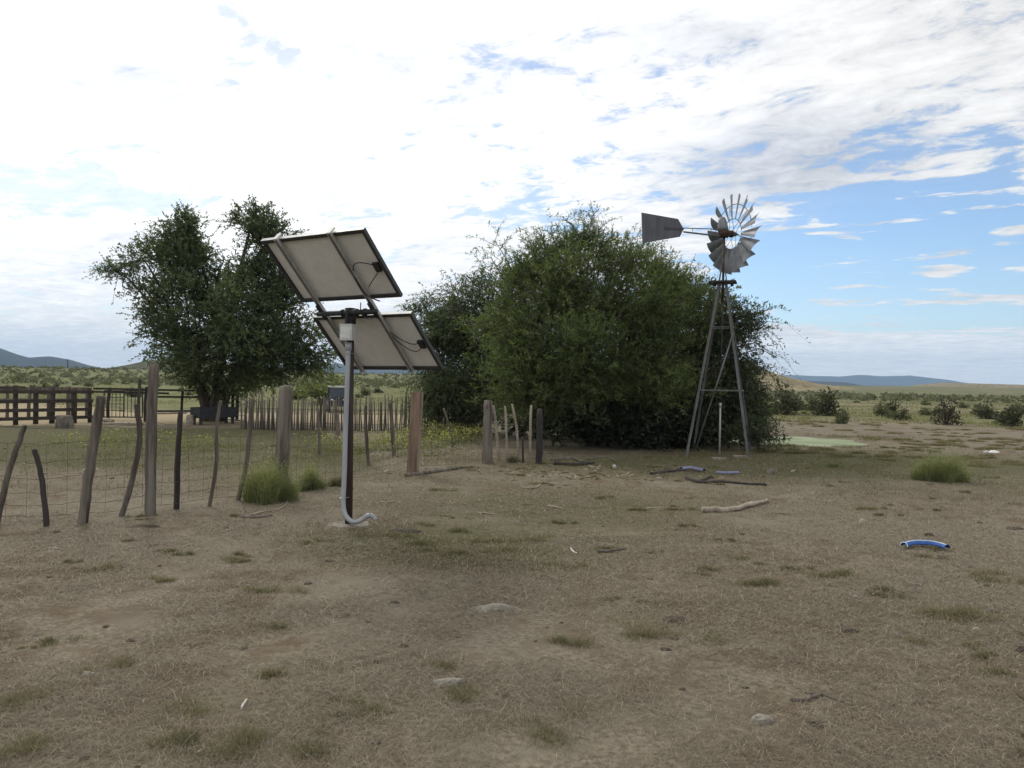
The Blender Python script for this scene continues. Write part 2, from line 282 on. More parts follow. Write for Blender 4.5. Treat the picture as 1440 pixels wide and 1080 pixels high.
# ---------------------------------------------------------------- plants
def unit(v): return v / (np.linalg.norm(v, axis=-1, keepdims=True) + 1e-9)
def leaf_quads(pos, d, size, ratio, rng):
    n = len(pos); d = unit(d); s = unit(np.cross(d, rng.normal(size=(n, 3)))); nrm = np.cross(d, s)
    L = size[:, None]; w = L * ratio
    v = np.stack([pos, pos + d * L * .45 + s * w * .5 + nrm * w * .15, pos + d * L - nrm * L * .12, pos + d * L * .45 - s * w * .5 + nrm * w * .15], 1).reshape(-1, 3)
    return v, np.arange(n * 4).reshape(-1, 4)
def bez(a, b, c, n=7):
    t = np.linspace(0, 1, n)[:, None]; return (1 - t) ** 2 * a + 2 * t * (1 - t) * b + t * t * c
def tree(name, label, cat, base, lobes, D, mleaf, nt_, nl, lsize, ratio, trunks, droop=.3, seed=1, group=None, twl=(.35, .9), tr=.16, sub=9, up=None):
    """lobes: (px, py, rx, ry, depth offset, density, wispy). Twigs gather in clumps inside every lobe; leaves sit along the twigs."""
    rng = np.random.default_rng(seed); e = empty(name, base, label, cat, group); base = np.array(base, float); wood = MB()
    S = D / FPX; p0s = []; dirs = []; lens = []; tn = []; areas = np.array([l[2] * l[3] * l[5] for l in lobes]); areas = areas / areas.sum()
    starts = []
    for tx, ty, hh in trunks:
        top = base + np.array([tx, ty, hh]); mid = base + np.array([tx * .3, ty * .3, hh * .55])
        b0 = base + np.array([tx * .12, ty * .12, -.15]); wood.tube(bez(b0, mid, top, 8), np.linspace(tr, tr * .55, 8) * (1 + .1 * rng.random(8)), 9, jag=.25); starts.append(top)
    for l, share in zip(lobes, areas):
        c = P(l[0], l[1], D + l[4]); rad = np.array([l[2] * S, min(l[2], l[3] * 1.3) * S * 1.05, l[3] * S])
        st = min(starts, key=lambda s_: np.linalg.norm(s_ - c)); md = (st + c) / 2 + np.array([0, 0, .25 * np.linalg.norm(c - st) * (.3 if l[1] > 500 else .6)]) + rng.normal(0, .12, 3)
        if np.linalg.norm(c - st) > .3: wood.tube(bez(st, md, c, 8), np.linspace(tr * .32, tr * .09, 8), 6, jag=.2)
        ns = max(3, int(sub * (l[2] * l[3]) ** .5 / 50)); dd = unit(rng.normal(size=(ns, 3))); cc = c + dd * rad * (rng.random((ns, 1)) ** .45)
        for q in cc: wood.tube(bez(c, (c + q) / 2 + rng.normal(0, .08, 3), q, 5), np.linspace(tr * .08, tr * .03, 5), 5, cap=False)
        n = max(6, int(nt_ * share)); k = rng.integers(0, ns, n); ctone = rng.random(ns)
        cl = .26 * float(np.mean(rad)) + .05
        off = rng.normal(0, 1, (n, 3)) * cl * np.array([1, 1, .8]); fr = rng.random(n) < .15
        p = cc[k] + off; p[fr] = c + (unit(rng.normal(size=(fr.sum(), 3))) * rad * (rng.random((fr.sum(), 1)) ** .4))
        o = unit(p - c + rng.normal(0, .35, (n, 3)) * rad); o[:, 2] += (.35 - .2 * droop) if up is None else up; o = unit(o + rng.normal(0, .3, (n, 3)))
        p0s.append(p - o * .2); dirs.append(o); lens.append(rng.uniform(twl[0], twl[1], n) * (1.5 if l[6] else 1)); tn.append(np.clip(ctone[k] * .6 + .4 * rng.random(n), 0, 1))
    p0 = np.concatenate(p0s); d = np.concatenate(dirs); L = np.concatenate(lens); tone = np.concatenate(tn); n = len(p0)
    ok = p0[:, 2] > .25; p0, d, L, tone = p0[ok], d[ok], L[ok], tone[ok]; n = len(p0)
    def along(t): return p0[:, None] + d[:, None] * (L[:, None] * t)[..., None] + np.array([0, 0, -1.]) * (droop * (L[:, None] * t) ** 2)[..., None]
    # twigs: three-sided tapering prisms
    sel = rng.random(n) < .55; tt = np.array([0, .5, 1.])[None].repeat(n, 0); pc = along(tt)[sel]; m = len(pc)
    s = unit(np.cross(d[sel], rng.normal(size=(m, 3)))); u = np.cross(d[sel], s); V = []
    for q, rr in ((0, .009), (1, .006), (2, .002)):
        for g in range(3):
            a = g * 2.094; V.append(pc[:, q] + (s * math.cos(a) + u * math.sin(a)) * rr * (D / 22))
    V = np.stack(V, 1).reshape(-1, 3); fq = np.array([(q * 3 + g, q * 3 + (g + 1) % 3, q * 3 + 3 + (g + 1) % 3, q * 3 + 3 + g) for q in (0, 1) for g in range(3)])
    Q = (np.arange(m)[:, None, None] * 9 + fq[None]).reshape(-1, 4)
    wood.add(V, Q, .5); wood.build('trunk', M['bark'], e, smooth=True)
    t = rng.uniform(.08, 1.0, (n, nl)); lp = along(t).reshape(-1, 3); dl = d[:, None].repeat(nl, 1).reshape(-1, 3)
    ld = dl * .7 + unit(rng.normal(size=(n * nl, 3))) * .8 + np.array([0, 0, -.5 * droop]); sz = rng.uniform(.65, 1.25, n * nl) * lsize
    v, q = leaf_quads(lp, ld, sz, ratio, rng); tint = np.clip(tone[:, None] * .75 + rng.random((n, nl)) * .35 - .05, 0, 1).reshape(-1).repeat(4)
    npmesh('crown', v, q, tint, mleaf, e); return e
b = G(300, 592)
tree('broadleaf_tree', 'tall dark green tree with forked crown standing behind the wooden corral', 'tree', (b[0], b[1], 0),
     [(168, 380, 26, 9, 0, .8, 1), (200, 362, 36, 20, 0, .8, 1), (237, 340, 42, 24, .5, .9, 0), (246, 312, 26, 13, 0, .7, 1), (272, 322, 22, 22, 0, .9, 0), (276, 348, 26, 30, .5, 1, 0), (255, 385, 48, 40, 0, 1, 0),
      (354, 312, 28, 20, 0, .9, 0), (358, 298, 14, 10, 0, .2, 1), (388, 322, 24, 16, 0, .7, 1), (372, 345, 36, 36, 0, 1.1, 0), (385, 385, 45, 45, .6, 1.1, 0), (355, 393, 26, 30, -.5, .9, 0), (222, 425, 34, 34, 0, .9, 0), (265, 440, 48, 42, -1, 1, 0), (330, 450, 60, 54, -1.5, 1.2, 0), (300, 420, 36, 28, .3, .9, 0), (314, 384, 20, 24, .5, .3, 0), (322, 365, 12, 14, .6, .1, 1), (276, 388, 24, 32, -.5, .7, 0), (400, 440, 48, 56, 0, 1.2, 0),
      (220, 478, 30, 24, 0, .8, 0), (252, 490, 34, 28, -.6, 1, 0), (310, 502, 56, 40, -1.4, 1.2, 0), (375, 500, 50, 36, -.6, 1.1, 0), (432, 490, 28, 30, 0, 1, 0), (430, 520, 22, 14, 0, .7, 1), (285, 530, 32, 18, -.5, .9, 0), (335, 532, 30, 15, .6, .8, 0), (298, 550, 36, 14, .2, .7, 0)],
     29.8, M['lt'], 10500, 16, .09, .5, [(-1.2, 0, 2.6), (.3, .2, 3.2), (1.4, -.2, 2.8)], .3, 5, twl=(.25, .7), tr=.26, sub=8)
tree('willow_tree', 'biggest bushy light green tree with feathery top beside the windmill', 'tree', (2.1, 20.2, 0),
     [(830, 330, 14, 22, 0, .5, 1), (842, 352, 26, 22, 0, .7, 0), (806, 352, 24, 24, 0, .7, 0), (815, 338, 10, 14, 0, .2, 1), (782, 342, 14, 16, 0, .3, 1), (768, 362, 26, 22, 0, .6, 0), (752, 345, 12, 9, .2, .1, 1), (862, 362, 22, 22, 0, .6, 0), (856, 340, 8, 12, 0, .12, 1), (892, 372, 24, 22, 0, .6, 0), (888, 352, 9, 10, 0, .12, 1), (905, 362, 8, 9, .2, .1, 1), (915, 392, 30, 24, .3, .8, 0), (948, 408, 24, 20, .5, .6, 0), (930, 385, 9, 8, .3, .1, 1), (962, 398, 9, 8, .4, .1, 1), (728, 366, 22, 10, .3, .14, 1),
      (790, 395, 55, 40, -.4, 1, 0), (735, 415, 40, 36, 0, .8, 0), (860, 430, 70, 50, -.8, 1.1, 0), (930, 450, 60, 46, 0, 1, 0), (770, 455, 55, 48, -.8, 1.1, 0), (715, 465, 36, 42, 0, .9, 0), (830, 500, 70, 52, -1.2, 1.1, 0), (745, 520, 46, 44, -1, 1.1, 0), (910, 520, 62, 50, -.5, 1.1, 0),
      (778, 552, 44, 30, -.7, .9, 0), (850, 545, 46, 26, .2, .8, 0), (728, 556, 24, 30, -.6, .7, 1), (752, 585, 22, 26, -.4, .5, 1), (830, 318, 9, 14, 0, .12, 1), (842, 322, 8, 12, .2, .1, 1), (690, 362, 22, 8, .3, .1, 1), (700, 345, 16, 7, .3, .06, 1), (775, 328, 14, 10, 0, .15, 1), (880, 335, 10, 10, 0, .12, 1)],
     20.0, M['wl'], 9800, 18, .105, .2, [(-1.2, -.2, 1.7), (-.2, 0, 2.2), (.9, .2, 1.8), (.2, -.5, 1.4)], .32, 8, twl=(.3, 1.05), tr=.1, sub=8, up=.8)
tree('mesquite_tree', 'dark green tree behind the thick reddish post and lower solar panel', 'tree', (-1.6, 25, 0),
     [(620, 452, 34, 30, 0, .8, 0), (655, 425, 38, 28, 0, .8, 0), (700, 410, 34, 34, 0, .8, 1), (640, 405, 36, 14, 0, .22, 1), (600, 420, 30, 16, 0, .2, 1), (612, 500, 34, 40, 0, 1, 0), (660, 480, 50, 48, 0, 1.1, 0), (705, 480, 40, 50, 0, 1.1, 0), (630, 545, 46, 34, -.6, 1.1, 0), (690, 550, 46, 42, -.6, 1.1, 0), (600, 560, 30, 22, 0, .8, 0), (655, 585, 60, 26, .5, 1.1, 0)],
     24.6, M['lt'], 5200, 16, .10, .3, [(-.6, 0, 1.5), (.5, .2, 1.7)], .6, 13, twl=(.4, 1.0), tr=.12)
tree('mesquite_tree', 'dark tree with sparse drooping side branches directly behind the windmill tower', 'tree', (5.0, 21.4, 0),
     [(975, 412, 34, 20, 0, .7, 0), (1000, 412, 20, 14, 0, .3, 1), (1008, 426, 28, 22, 0, .6, 0), (1028, 446, 30, 24, 0, .9, 0), (1046, 425, 12, 8, 0, .1, 1), (1000, 470, 46, 40, 0, 1, 0), (1036, 480, 28, 26, 0, 1, 0), (1042, 516, 24, 24, 0, .9, 0), (1062, 440, 18, 10, 0, .14, 1), (1066, 490, 16, 12, 0, .14, 1), (1058, 462, 20, 7, -.2, .1, 1), (1074, 436, 10, 5, 0, .05, 1), (1056, 512, 18, 8, -.2, .1, 1), (985, 530, 56, 46, 0, 1.1, 0), (1030, 545, 30, 32, 0, 1, 0), (1048, 575, 26, 26, 0, .9, 0), (960, 585, 60, 40, .3, 1.2, 0), (1010, 600, 44, 36, .3, 1.1, 0), (900, 590, 60, 46, 0, 1.3, 0)],
     21.2, M['dk'], 5200, 15, .105, .28, [(-.7, 0, 1.6), (.3, .2, 1.9), (-1.6, -.2, 1.2)], .6, 17, twl=(.4, 1.0), tr=.11)
tree('shade_fill_shrub', 'added thicket with leaves coloured dark to stand for shade beneath the biggest bushy tree', 'shrub', (2.2, 22.6, 0),
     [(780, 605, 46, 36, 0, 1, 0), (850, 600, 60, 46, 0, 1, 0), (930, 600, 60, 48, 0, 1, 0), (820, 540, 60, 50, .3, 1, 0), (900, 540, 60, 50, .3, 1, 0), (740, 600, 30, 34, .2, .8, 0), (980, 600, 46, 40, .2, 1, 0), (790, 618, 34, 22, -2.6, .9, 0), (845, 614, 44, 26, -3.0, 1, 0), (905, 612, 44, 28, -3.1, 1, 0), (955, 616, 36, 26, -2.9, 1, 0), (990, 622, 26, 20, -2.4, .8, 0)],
     22.6, M['thk'], 4600, 12, .13, .5, [(-1.2, 0, .8), (.2, 0, 1.), (1.3, 0, .8)], .4, 19, twl=(.3, .8), tr=.07)  # thicket added to fill the hollow; its shade is in the leaf colour
tree('dark_shrub', 'low dark rounded shrub beside the green pond and windmill leg', 'shrub', (6.1, 18.9, 0),
     [(1068, 612, 30, 20, 0, 1, 0), (1088, 622, 26, 18, 0, 1, 0), (1045, 620, 30, 22, .3, 1, 0), (1076, 634, 36, 12, -.2, .9, 0), (1060, 596, 20, 14, 0, .5, 1)],
     18.9, M['dk'], 620, 14, .075, .35, [(0, 0, .3)], .3, 23, twl=(.15, .4), tr=.03, sub=8)
# shrub meshes that are shared by the many small shrubs of the pasture
def shrub_mesh(name, seed, n, mleaf, upright=.5, bare=0.0, ls=.16):
    rng = np.random.default_rng(seed); mb = MB(); ns = 14
    tips = unit(rng.normal(size=(ns, 3)) * np.array([1, 1, .8]) + np.array([0, 0, upright])) * np.array([.42, .42, .8]) * rng.uniform(.6, 1.05, (ns, 1)); tips[:, 2] = np.abs(tips[:, 2]) + .08
    for t in tips: mb.tube(bez(np.array([rng.normal() * .03, rng.normal() * .03, -.05]), t * np.array([.35, .35, .6]), t, 5), np.linspace(.02, .006, 5), 4, cap=False, tint=.1)
    k = rng.integers(0, ns, n); p = tips[k] * rng.uniform(.35, 1.08, (n, 1)) + rng.normal(0, .075, (n, 3)); p[:, 2] = np.abs(p[:, 2])
    tone = rng.random(ns); d = unit(p) + rng.normal(0, .6, (n, 3)); v, q = leaf_quads(p, d, rng.uniform(.6, 1.3, n) * ls, .45, rng)
    mb.add(v, q, np.clip(tone[k] * .6 + .4 * rng.random(n), 0, 1).repeat(4)); o = mb.build(name, mleaf); me = o.data; bpy.data.objects.remove(o); return me
SHR = [shrub_mesh('shrub', 100 + i, 520, M['bush'], .35 + .1 * i) for i in range(4)]
GSH = [shrub_mesh('shrub', 120 + i, 520, M['gbush'], .3) for i in range(2)]
DSH = [shrub_mesh('shrub', 130 + i, 620, M['oshrub'], .45, ls=.12) for i in range(2)]
BSH = [shrub_mesh('shrub', 140, 420, M['brush'], .75, ls=.11)]
def shrub(me, x, y, w, h, label, name='shrub', group=None):
    o = bpy.data.objects.new(name, me); COL.objects.link(o); o.location = (x, y, hz(x, y) - .03); o.scale = (w, w, h / .85); o.rotation_euler = (0, 0, random.uniform(0, 6.28))
    return tag(o, label, 'shrub', group)
def shrub_px(me, px, py, w, h, label, **k):
    g = G(px, py); s = g[1] / FPX; shrub(me, g[0], g[1], w * s, h * s, label, **k)
shrub_px(DSH[0], 1105, 583, 66, 44, 'large dark shrub on the pasture just beyond the pond')
shrub_px(DSH[1], 1165, 585, 52, 38, 'dark bushy shrub beyond the far end of the green pond')
shrub_px(BSH[0], 1330, 598, 44, 38, 'dark brown bare-branched shrub standing alone on the pasture edge')
shrub_px(SHR[0], 1183, 596, 22, 22, 'small brownish shrub in front of the two dark pasture shrubs')
shrub_px(DSH[0], 1388, 588, 44, 22, 'broad low dark shrub behind the bare-branched brown shrub')
shrub_px(DSH[1], 1425, 600, 52, 32, 'dark spreading shrub at the edge of the pasture beyond the bunchgrass clump')
shrub_px(SHR[2], 1240, 585, 28, 22, 'round grey green shrub between the pond and the bare-branched shrub')
shrub_px(SHR[3], 1268, 591, 30, 17, 'flat grey green shrub next to the round grey green one')
shrub_px(GSH[0], 1072, 588, 30, 26, 'yellowish green shrub seen behind the windmill leg', )
shrub_px(GSH[1], 455, 563, 80, 46, 'big rounded green shrub behind the parked utility vehicle')
shrub_px(GSH[0], 420, 560, 40, 26, 'smaller green shrub touching the big rounded one behind the stake fence')
shrub_px(SHR[1], 60, 552, 30, 15, 'grey green shrub on the field beyond the plank corral')
rng = np.random.default_rng(77); cnt = 0
while cnt < 110:
    az = rng.uniform(-36, 37); r = 46 * (260 / 46) ** rng.random()
    if az < 8 and r < 75: continue
    x = r * math.sin(math.radians(az)); y = r * math.cos(math.radians(az)); 
    if r < 60 and az > 8 and rng.random() < .5: continue
    w = rng.uniform(.6, 1.7) * (1 + r / 400); k = rng.random(); me = SHR[cnt % 4] if k < .5 else (GSH[cnt % 2] if k < .75 else DSH[cnt % 2])
    shrub(me, x, y, w, w * rng.uniform(.3, .6), 'small shrub dotted among many on the distant pasture', group='shrubs dotted over the distant pasture'); cnt += 1
# far scrub that reads as one mass
n = 5200; az = np.radians(rng.uniform(-38, 38, n)); r = 150 * (1300 / 150) ** rng.random(n); x = r * np.sin(az); y = r * np.cos(az); dens = fbm(x * .012, y * .012, 91) + .12 * (az < .05); ok = (dens > .49) & ((az < .08) | (r < 480))
x, y, r = x[ok], y[ok], r[ok]; n = len(x); z = H(x, y); w = rng.uniform(.6, 1.7, n) * (1 + r / 1100); kk = 18
c = np.stack([x, y, z], 1)[:, None].repeat(kk, 1).reshape(-1, 3); ww = w.repeat(kk)[:, None]; off = unit(rng.normal(size=(n * kk, 3))) * rng.random((n * kk, 1)) ** .5 * np.array([.6, .6, .26]); off[:, 2] += .2
v, q = leaf_quads(c + off * ww, rng.normal(size=(n * kk, 3)), rng.uniform(.25, .45, n * kk) * ww[:, 0], .8, rng)
tag(npmesh('scrub', v, q, np.clip(rng.random(n).repeat(kk) * .7 + .3 * rng.random(n * kk), 0, 1).repeat(4), M['bush']), kind='stuff')
# ---------------------------------------------------------------- grass, straw, weeds
def blades(p, h, lean, w, rng, nseg=2):
    n = len(p); a = rng.uniform(0, 6.283, n); dirh = np.stack([np.cos(a), np.sin(a), np.zeros(n)], 1); s = np.stack([-np.sin(a), np.cos(a), np.zeros(n)], 1)
    face = rng.uniform(0, 6.283, n); s = np.stack([np.cos(face), np.sin(face), np.zeros(n)], 1)
    up = np.array([0, 0, 1.]); h = h[:, None]; lean = lean[:, None]; w = w[:, None]
    m = p + up * h * .55 + dirh * h * lean * .35; t = p + up * h * (1 - .35 * lean) + dirh * h * lean
    v = np.stack([p - s * w, p + s * w, m + s * w * .75, m - s * w * .75, t + s * w * .12, t - s * w * .12], 1).reshape(-1, 3)
    q = (np.arange(n)[:, None, None] * 6 + np.array([(0, 1, 2, 3), (3, 2, 4, 5)])[None]).reshape(-1, 4); return v, q
def on_ground(x, y): return np.stack([x, y, H(x, y)], 1)
def fieldpts(n, r0, r1, a0=-37, a1=37):
    az = np.radians(rng.uniform(a0, a1, n)); r = r0 * (r1 / r0) ** rng.random(n); return r * np.sin(az), r * np.cos(az), r
# dry straw lying on the soil
n = 520000; x, y, r = fieldpts(n, 2.7, 19); keep = .6 * fbm(x * 1.5, y * 1.5, 14) + .4 * fbm(x * .4, y * .4, 15) + .22 * rng.random(n) > .56; x, y, r = x[keep], y[keep], r[keep]; n = len(x)
p = on_ground(x, y) + np.array([0, 0, .004]); a = rng.uniform(0, 6.283, n); d = np.stack([np.cos(a), np.sin(a), rng.uniform(-.02, .38, n) ** 1.0], 1); L = rng.uniform(.015, .07, n) * (1 + 1.2 * (rng.random(n) < .05)); 
s = np.stack([-np.sin(a), np.cos(a), np.zeros(n)], 1) * (rng.uniform(.0005, .0011, n) * np.clip(r / 4, .8, 2.2))[:, None]
up = np.array([0, 0, .012]) * rng.random((n, 1)); bend = s / np.linalg.norm(s, axis=1)[:, None] * (rng.normal(0, .07, n) * L)[:, None]
v = np.stack([p - s, p + s, p + d * L[:, None] * .5 + s + up + bend, p + d * L[:, None] * .5 - s + up + bend, p + d * L[:, None] + s * .3, p + d * L[:, None] - s * .3], 1).reshape(-1, 3)
q = (np.arange(n)[:, None, None] * 6 + np.array([(0, 1, 2, 3), (3, 2, 4, 5)])[None]).reshape(-1, 4)
tag(npmesh('straw_litter', v, q, np.clip(rng.random(n) ** 1.5, 0, 1).repeat(6), M['straw']), kind='stuff')
# tufts
spots = [(650, 972, .12), (920, 896, .16), (800, 905, .12), (740, 1018, .15), (382, 882, .07), (398, 946, .10), (345, 1052, .16), (262, 1045, .12), (408, 1052, .12), (470, 1002, .10), (500, 990, .08), (1090, 822, .14), (1060, 820, .1), (1330, 872, .16), (1352, 868, .12), (1410, 815, .16), (1190, 812, .14),
         (1240, 838, .12), (560, 752, .12), (600, 765, .14), (640, 780, .14), (680, 760, .14), (720, 775, .12), (655, 745, .12), (760, 760, .12), (615, 940, .08), (860, 845, .07), (910, 845, .06), (1000, 800, .1), (1300, 905, .07), (230, 815, .09), (360, 835, .12), (150, 800, .1), (60, 990, .12), (30, 1060, .14), (150, 940, .1), (860, 770, .1), (960, 740, .1), (900, 715, .1), (850, 700, .1), (800, 735, .1), (1020, 760, .08), (230, 1000, .1)]
ctr = [(G(a, b_)[0], G(a, b_)[1], s_) for a, b_, s_ in spots]
x, y, r = fieldpts(760, 2.9, 22); g = .6 * fbm(x * .9, y * .9, 33) + .4 * fbm(x * .25, y * .25, 34)
for X, Y, q_ in zip(x, y, g):
    if q_ > (.50 if Y < 6.5 else .53) + .06 * rng.random() and not (Y > 9 and X < -1.8 - .0 * Y and Y < 13): ctr.append((X, Y, rng.uniform(.015, .095) * (1.0 if Y < 9 else 1.2)))
x, y, r = fieldpts(320, 19, 44, 12, 37); g = fbm(x * .3, y * .3, 35)
for X, Y, q_ in zip(x, y, g):
    if q_ > .47 and ((X - PONDC[0] + .75) / 2.9) ** 2 + ((Y - PONDC[1]) / 3.2) ** 2 > 1: ctr.append((X, Y, rng.uniform(.06, .26)))
PX = []; HH = []; LN = []; WW = []; TT = []
for X, Y, s_ in ctr:
    sp_ = max(.03, s_ * rng.uniform(.6, 1.1)); cn = 5 if s_ > .1 else 3; n = int(min(900, 60 + 6500 * s_ ** 1.25)); 
    sub = rng.normal(0, sp_ * .7, (cn, 2)) * np.array([1.4, .8]); k = (rng.random(n) ** 1.7 * cn).astype(int); xx = X + sub[k, 0] + rng.normal(0, sp_ * .38, n); yy = Y + sub[k, 1] + rng.normal(0, sp_ * .32, n)
    dd = math.hypot(X, Y); PX.append(on_ground(xx, yy) - np.array([0, 0, .004])); HH.append(rng.uniform(.25, 1, n) * min(.095 if Y < 15 else .16, .018 + s_ * .46)); LN.append(rng.uniform(.3, 1.5, n)); WW.append(np.full(n, .0010 * max(1, min(2.4, dd / 4)))); TT.append(np.clip(rng.random() * .3 + rng.random(n) ** .9 * .8 + .012 * Y, 0, 1))
# greener short grass near the windmill, the pond and inside the corral
def patch(n, px, py, sx, sy, h):
    c = G(px, py); xx = c[0] + rng.normal(0, sx, n); yy = c[1] + rng.normal(0, sy, n); kp = fbm(xx * 1.3, yy * 1.3, 61) > .45; kp &= ((xx - PONDC[0] + .75) / 2.1) ** 2 + ((yy - PONDC[1]) / 2.5) ** 2 > 1.05
    xx, yy = xx[kp], yy[kp]; n = len(xx); PX.append(on_ground(xx, yy) - np.array([0, 0, .004])); HH.append(rng.uniform(.3, 1, n) * h); LN.append(rng.uniform(.2, 1.1, n)); WW.append(np.full(n, .004)); TT.append(np.clip(.35 + rng.random(n) * .65, 0, 1))
patch(16000, 1230, 650, 3.2, 2.4, .07); patch(9000, 980, 655, 2.8, .9, .07); patch(5200, 650, 770, .8, .55, .045); patch(2600, 560, 756, .7, .4, .04); patch(3500, 1205, 616, .9, .8, .12); patch(2500, 1140, 628, 1.2, .4, .1); patch(9000, 430, 640, 2.2, 2.0, .1); patch(9000, 200, 640, 3, 2.6, .1); patch(4000, 1330, 690, 2.0, 1.0, .05); patch(4000, 830, 700, 1.6, 1.0, .04)
p = np.concatenate(PX); v, q = blades(p, np.concatenate(HH), np.concatenate(LN), np.concatenate(WW), rng)
tag(npmesh('grass', v, q, np.concatenate(TT).repeat(6), M['grass']), kind='stuff')
n = 120000; x, y, r = fieldpts(n, 25, 190); az = np.degrees(np.arctan2(x, y)); f_ = .55 * fbm(x * .22, y * .22, 95) + .45 * fbm(x * .8, y * .8, 96); kp = (f_ > .5) & ((az > 9) | (r > 50)) & (r > 37 + 5 * fbm(x * .3, y * .3, 98)); x, y, r, f_ = x[kp], y[kp], r[kp], f_[kp]; n = len(x)
v, q = blades(on_ground(x, y) - [0, 0, .01], rng.uniform(.06, .26, n) * np.clip((f_ - .45) * 7, .3, 1), rng.uniform(.2, 1, n), .0042 * r / 12, rng); tag(npmesh('pasture_grass', v, q, np.clip(fbm(x * .1, y * .1, 97) * .7 + .35 * rng.random(n), 0, 1).repeat(6), M['pgrass']), kind='stuff')
# yellow flowering weeds inside the corral
WP = []; WT = []
for px, py, n, s_ in [(155, 618, 120, .35), (122, 630, 150, .4), (172, 622, 110, .35), (232, 622, 170, .4), (265, 632, 120, .4), (292, 632, 100, .4), (325, 628, 70, .3), (140, 640, 60, .2), (75, 625, 40, .2), (505, 636, 150, .35), (540, 632, 180, .4), (560, 622, 200, .5), (600, 616, 260, .5), (625, 612, 240, .4), (645, 622, 240, .45), (610, 630, 220, .5), (668, 622, 130, .35), (455, 634, 90, .25), (580, 640, 120, .5), (660, 612, 120, .3)]:
    c = G(px, py); n = int(n * (2.0 if px < 400 else 3.4)); xx = c[0] + rng.normal(0, s_, n); yy = c[1] + rng.normal(0, s_ * 1.2, n); k = fbm(xx * 3, yy * 3, 71); hh = rng.random(n) * (.3 if px < 400 else .42) * k * 1.6 * (k > .42)
    WP.append(np.stack([xx, yy, H(xx, yy) + hh], 1)); WT.append(np.clip((hh / .3) ** 1.3 * .75 + .35 * rng.random(n), 0, 1))
p = np.concatenate(WP); n = len(p); d = rng.normal(size=(n, 3)); d[:, 2] = np.abs(d[:, 2]); v, q = leaf_quads(p, d, rng.uniform(.03, .075, n), .5, rng)
tag(npmesh('weeds', v, q, np.concatenate(WT).repeat(4), M['weed']), kind='stuff')
def clump(px, py, wpx, hpx, label, n, m, seed, name='bunchgrass', cat='grass clump'):
    rg = np.random.default_rng(seed); g = G(px, py); s = g[1] / FPX; w = wpx * s / 2; h = hpx * s; nn = 12
    c = rg.normal(0, .42, (nn, 2)) * w; k = rg.integers(0, nn, n); a = rg.uniform(0, 6.283, n); rad = rg.random(n) ** .6 * w * .30
    bx = g[0] + c[k, 0] + np.cos(a) * rad; by = g[1] + c[k, 1] * .7 + np.sin(a) * rad; hh = h * rg.uniform(.3, 1.08, n) * (1 - .6 * np.clip(np.hypot(bx - g[0], by - g[1]) / w, 0, 1) ** 1.6) * rg.uniform(.45, 1.2, nn)[k] * (1 + .5 * (rg.random(n) < .04))
    p = np.stack([bx, by, H(bx, by) - .01], 1); v, q = blades(p, hh, rg.uniform(.15, 1.0, n), np.full(n, .0019 * max(1, g[1] / 9)), rg)
    mb = MB(); tn = (rg.random(nn)[k] * .35 + .4 * rg.random(n))[:, None] + np.array([-.15, -.15, .1, .1, .45, .45])[None]; mb.add(v, q, np.clip(tn, 0, 1).reshape(-1))
    if name == 'bunchgrass' and n > 1500:
        i_ = rg.integers(0, n, int(n * .9)); lp = p[i_] + np.array([0, 0, 1.]) * (hh[i_] * rg.uniform(.2, .95, len(i_)))[:, None] + rg.normal(0, .02, (len(i_), 3)); lv, lq = leaf_quads(lp, rg.normal(size=lp.shape) + [0, 0, .8], rg.uniform(.02, .05, len(lp)), .3, rg); mb.add(lv, lq, np.clip((lp[:, 2] - p[i_, 2]) / h * .7 + .3 * rg.random(len(lp)), 0, 1).repeat(4))
    tag(mb.build(name, m, origin=(g[0], g[1], 0)), label, cat)
clump(375, 703, 96, 62, 'largest pale green bunchgrass clump at the foot of the thick round fence post', 4200, M['bgrass'], 1)
clump(432, 688, 46, 40, 'middle-sized green bunchgrass clump between the thick post and solar pole', 2000, M['bgrass'], 2)
clump(476, 684, 46, 24, 'low dull bunchgrass clump tucked behind the solar pole', 900, M['grass'], 3)
clump(1330, 678, 74, 52, 'lone green bunchgrass clump on the open ground near the pond', 3600, M['bgrass'], 4)
clump(722, 650, 26, 18, 'small grey green clump at the foot of the pale fence stays', 500, M['bush'], 5)
clump(1172, 656, 30, 14, 'tiny pale green clump on the grass below the pond', 500, M['gbush'], 6)
# ---------------------------------------------------------------- solar array
SP = np.array([-1.812, 8.629, 0.0]); SP[2] = hz(SP[0], SP[1])
sa = empty('solar_array', SP, 'pair of tilted solar panels seen from behind on one dark pole', 'solar panels')
phi, tau = .5207, .7699; O = np.array([-1.770, 8.629, 2.443]); hd = np.array([math.cos(phi), -math.sin(phi), 0]); dd = np.array([math.sin(phi) * math.cos(tau), math.cos(phi) * math.cos(tau), -math.sin(tau)]); nn = np.cross(hd, dd)
if nn[2] < 0: nn = -nn                        # nn points to the sky side
PW = 1.449
def SPt(s, t, u=0.0): return O + hd * s + dd * t + nn * u
ptop = P(493, 436, 8.629); ptop = np.array([ptop[0], 8.629, ptop[2]]); prad = .043
mb = MB(); mb.tube([SP + np.array([0, 0, -.2]), SP * .5 + ptop * .5, ptop], prad, 16); mb.build('pole', M['pole'], sa, smooth=True)
mb = MB(); rngc = np.random.default_rng(3); ring = [(math.cos(t), math.sin(t)) for t in np.arange(14) * .4488]
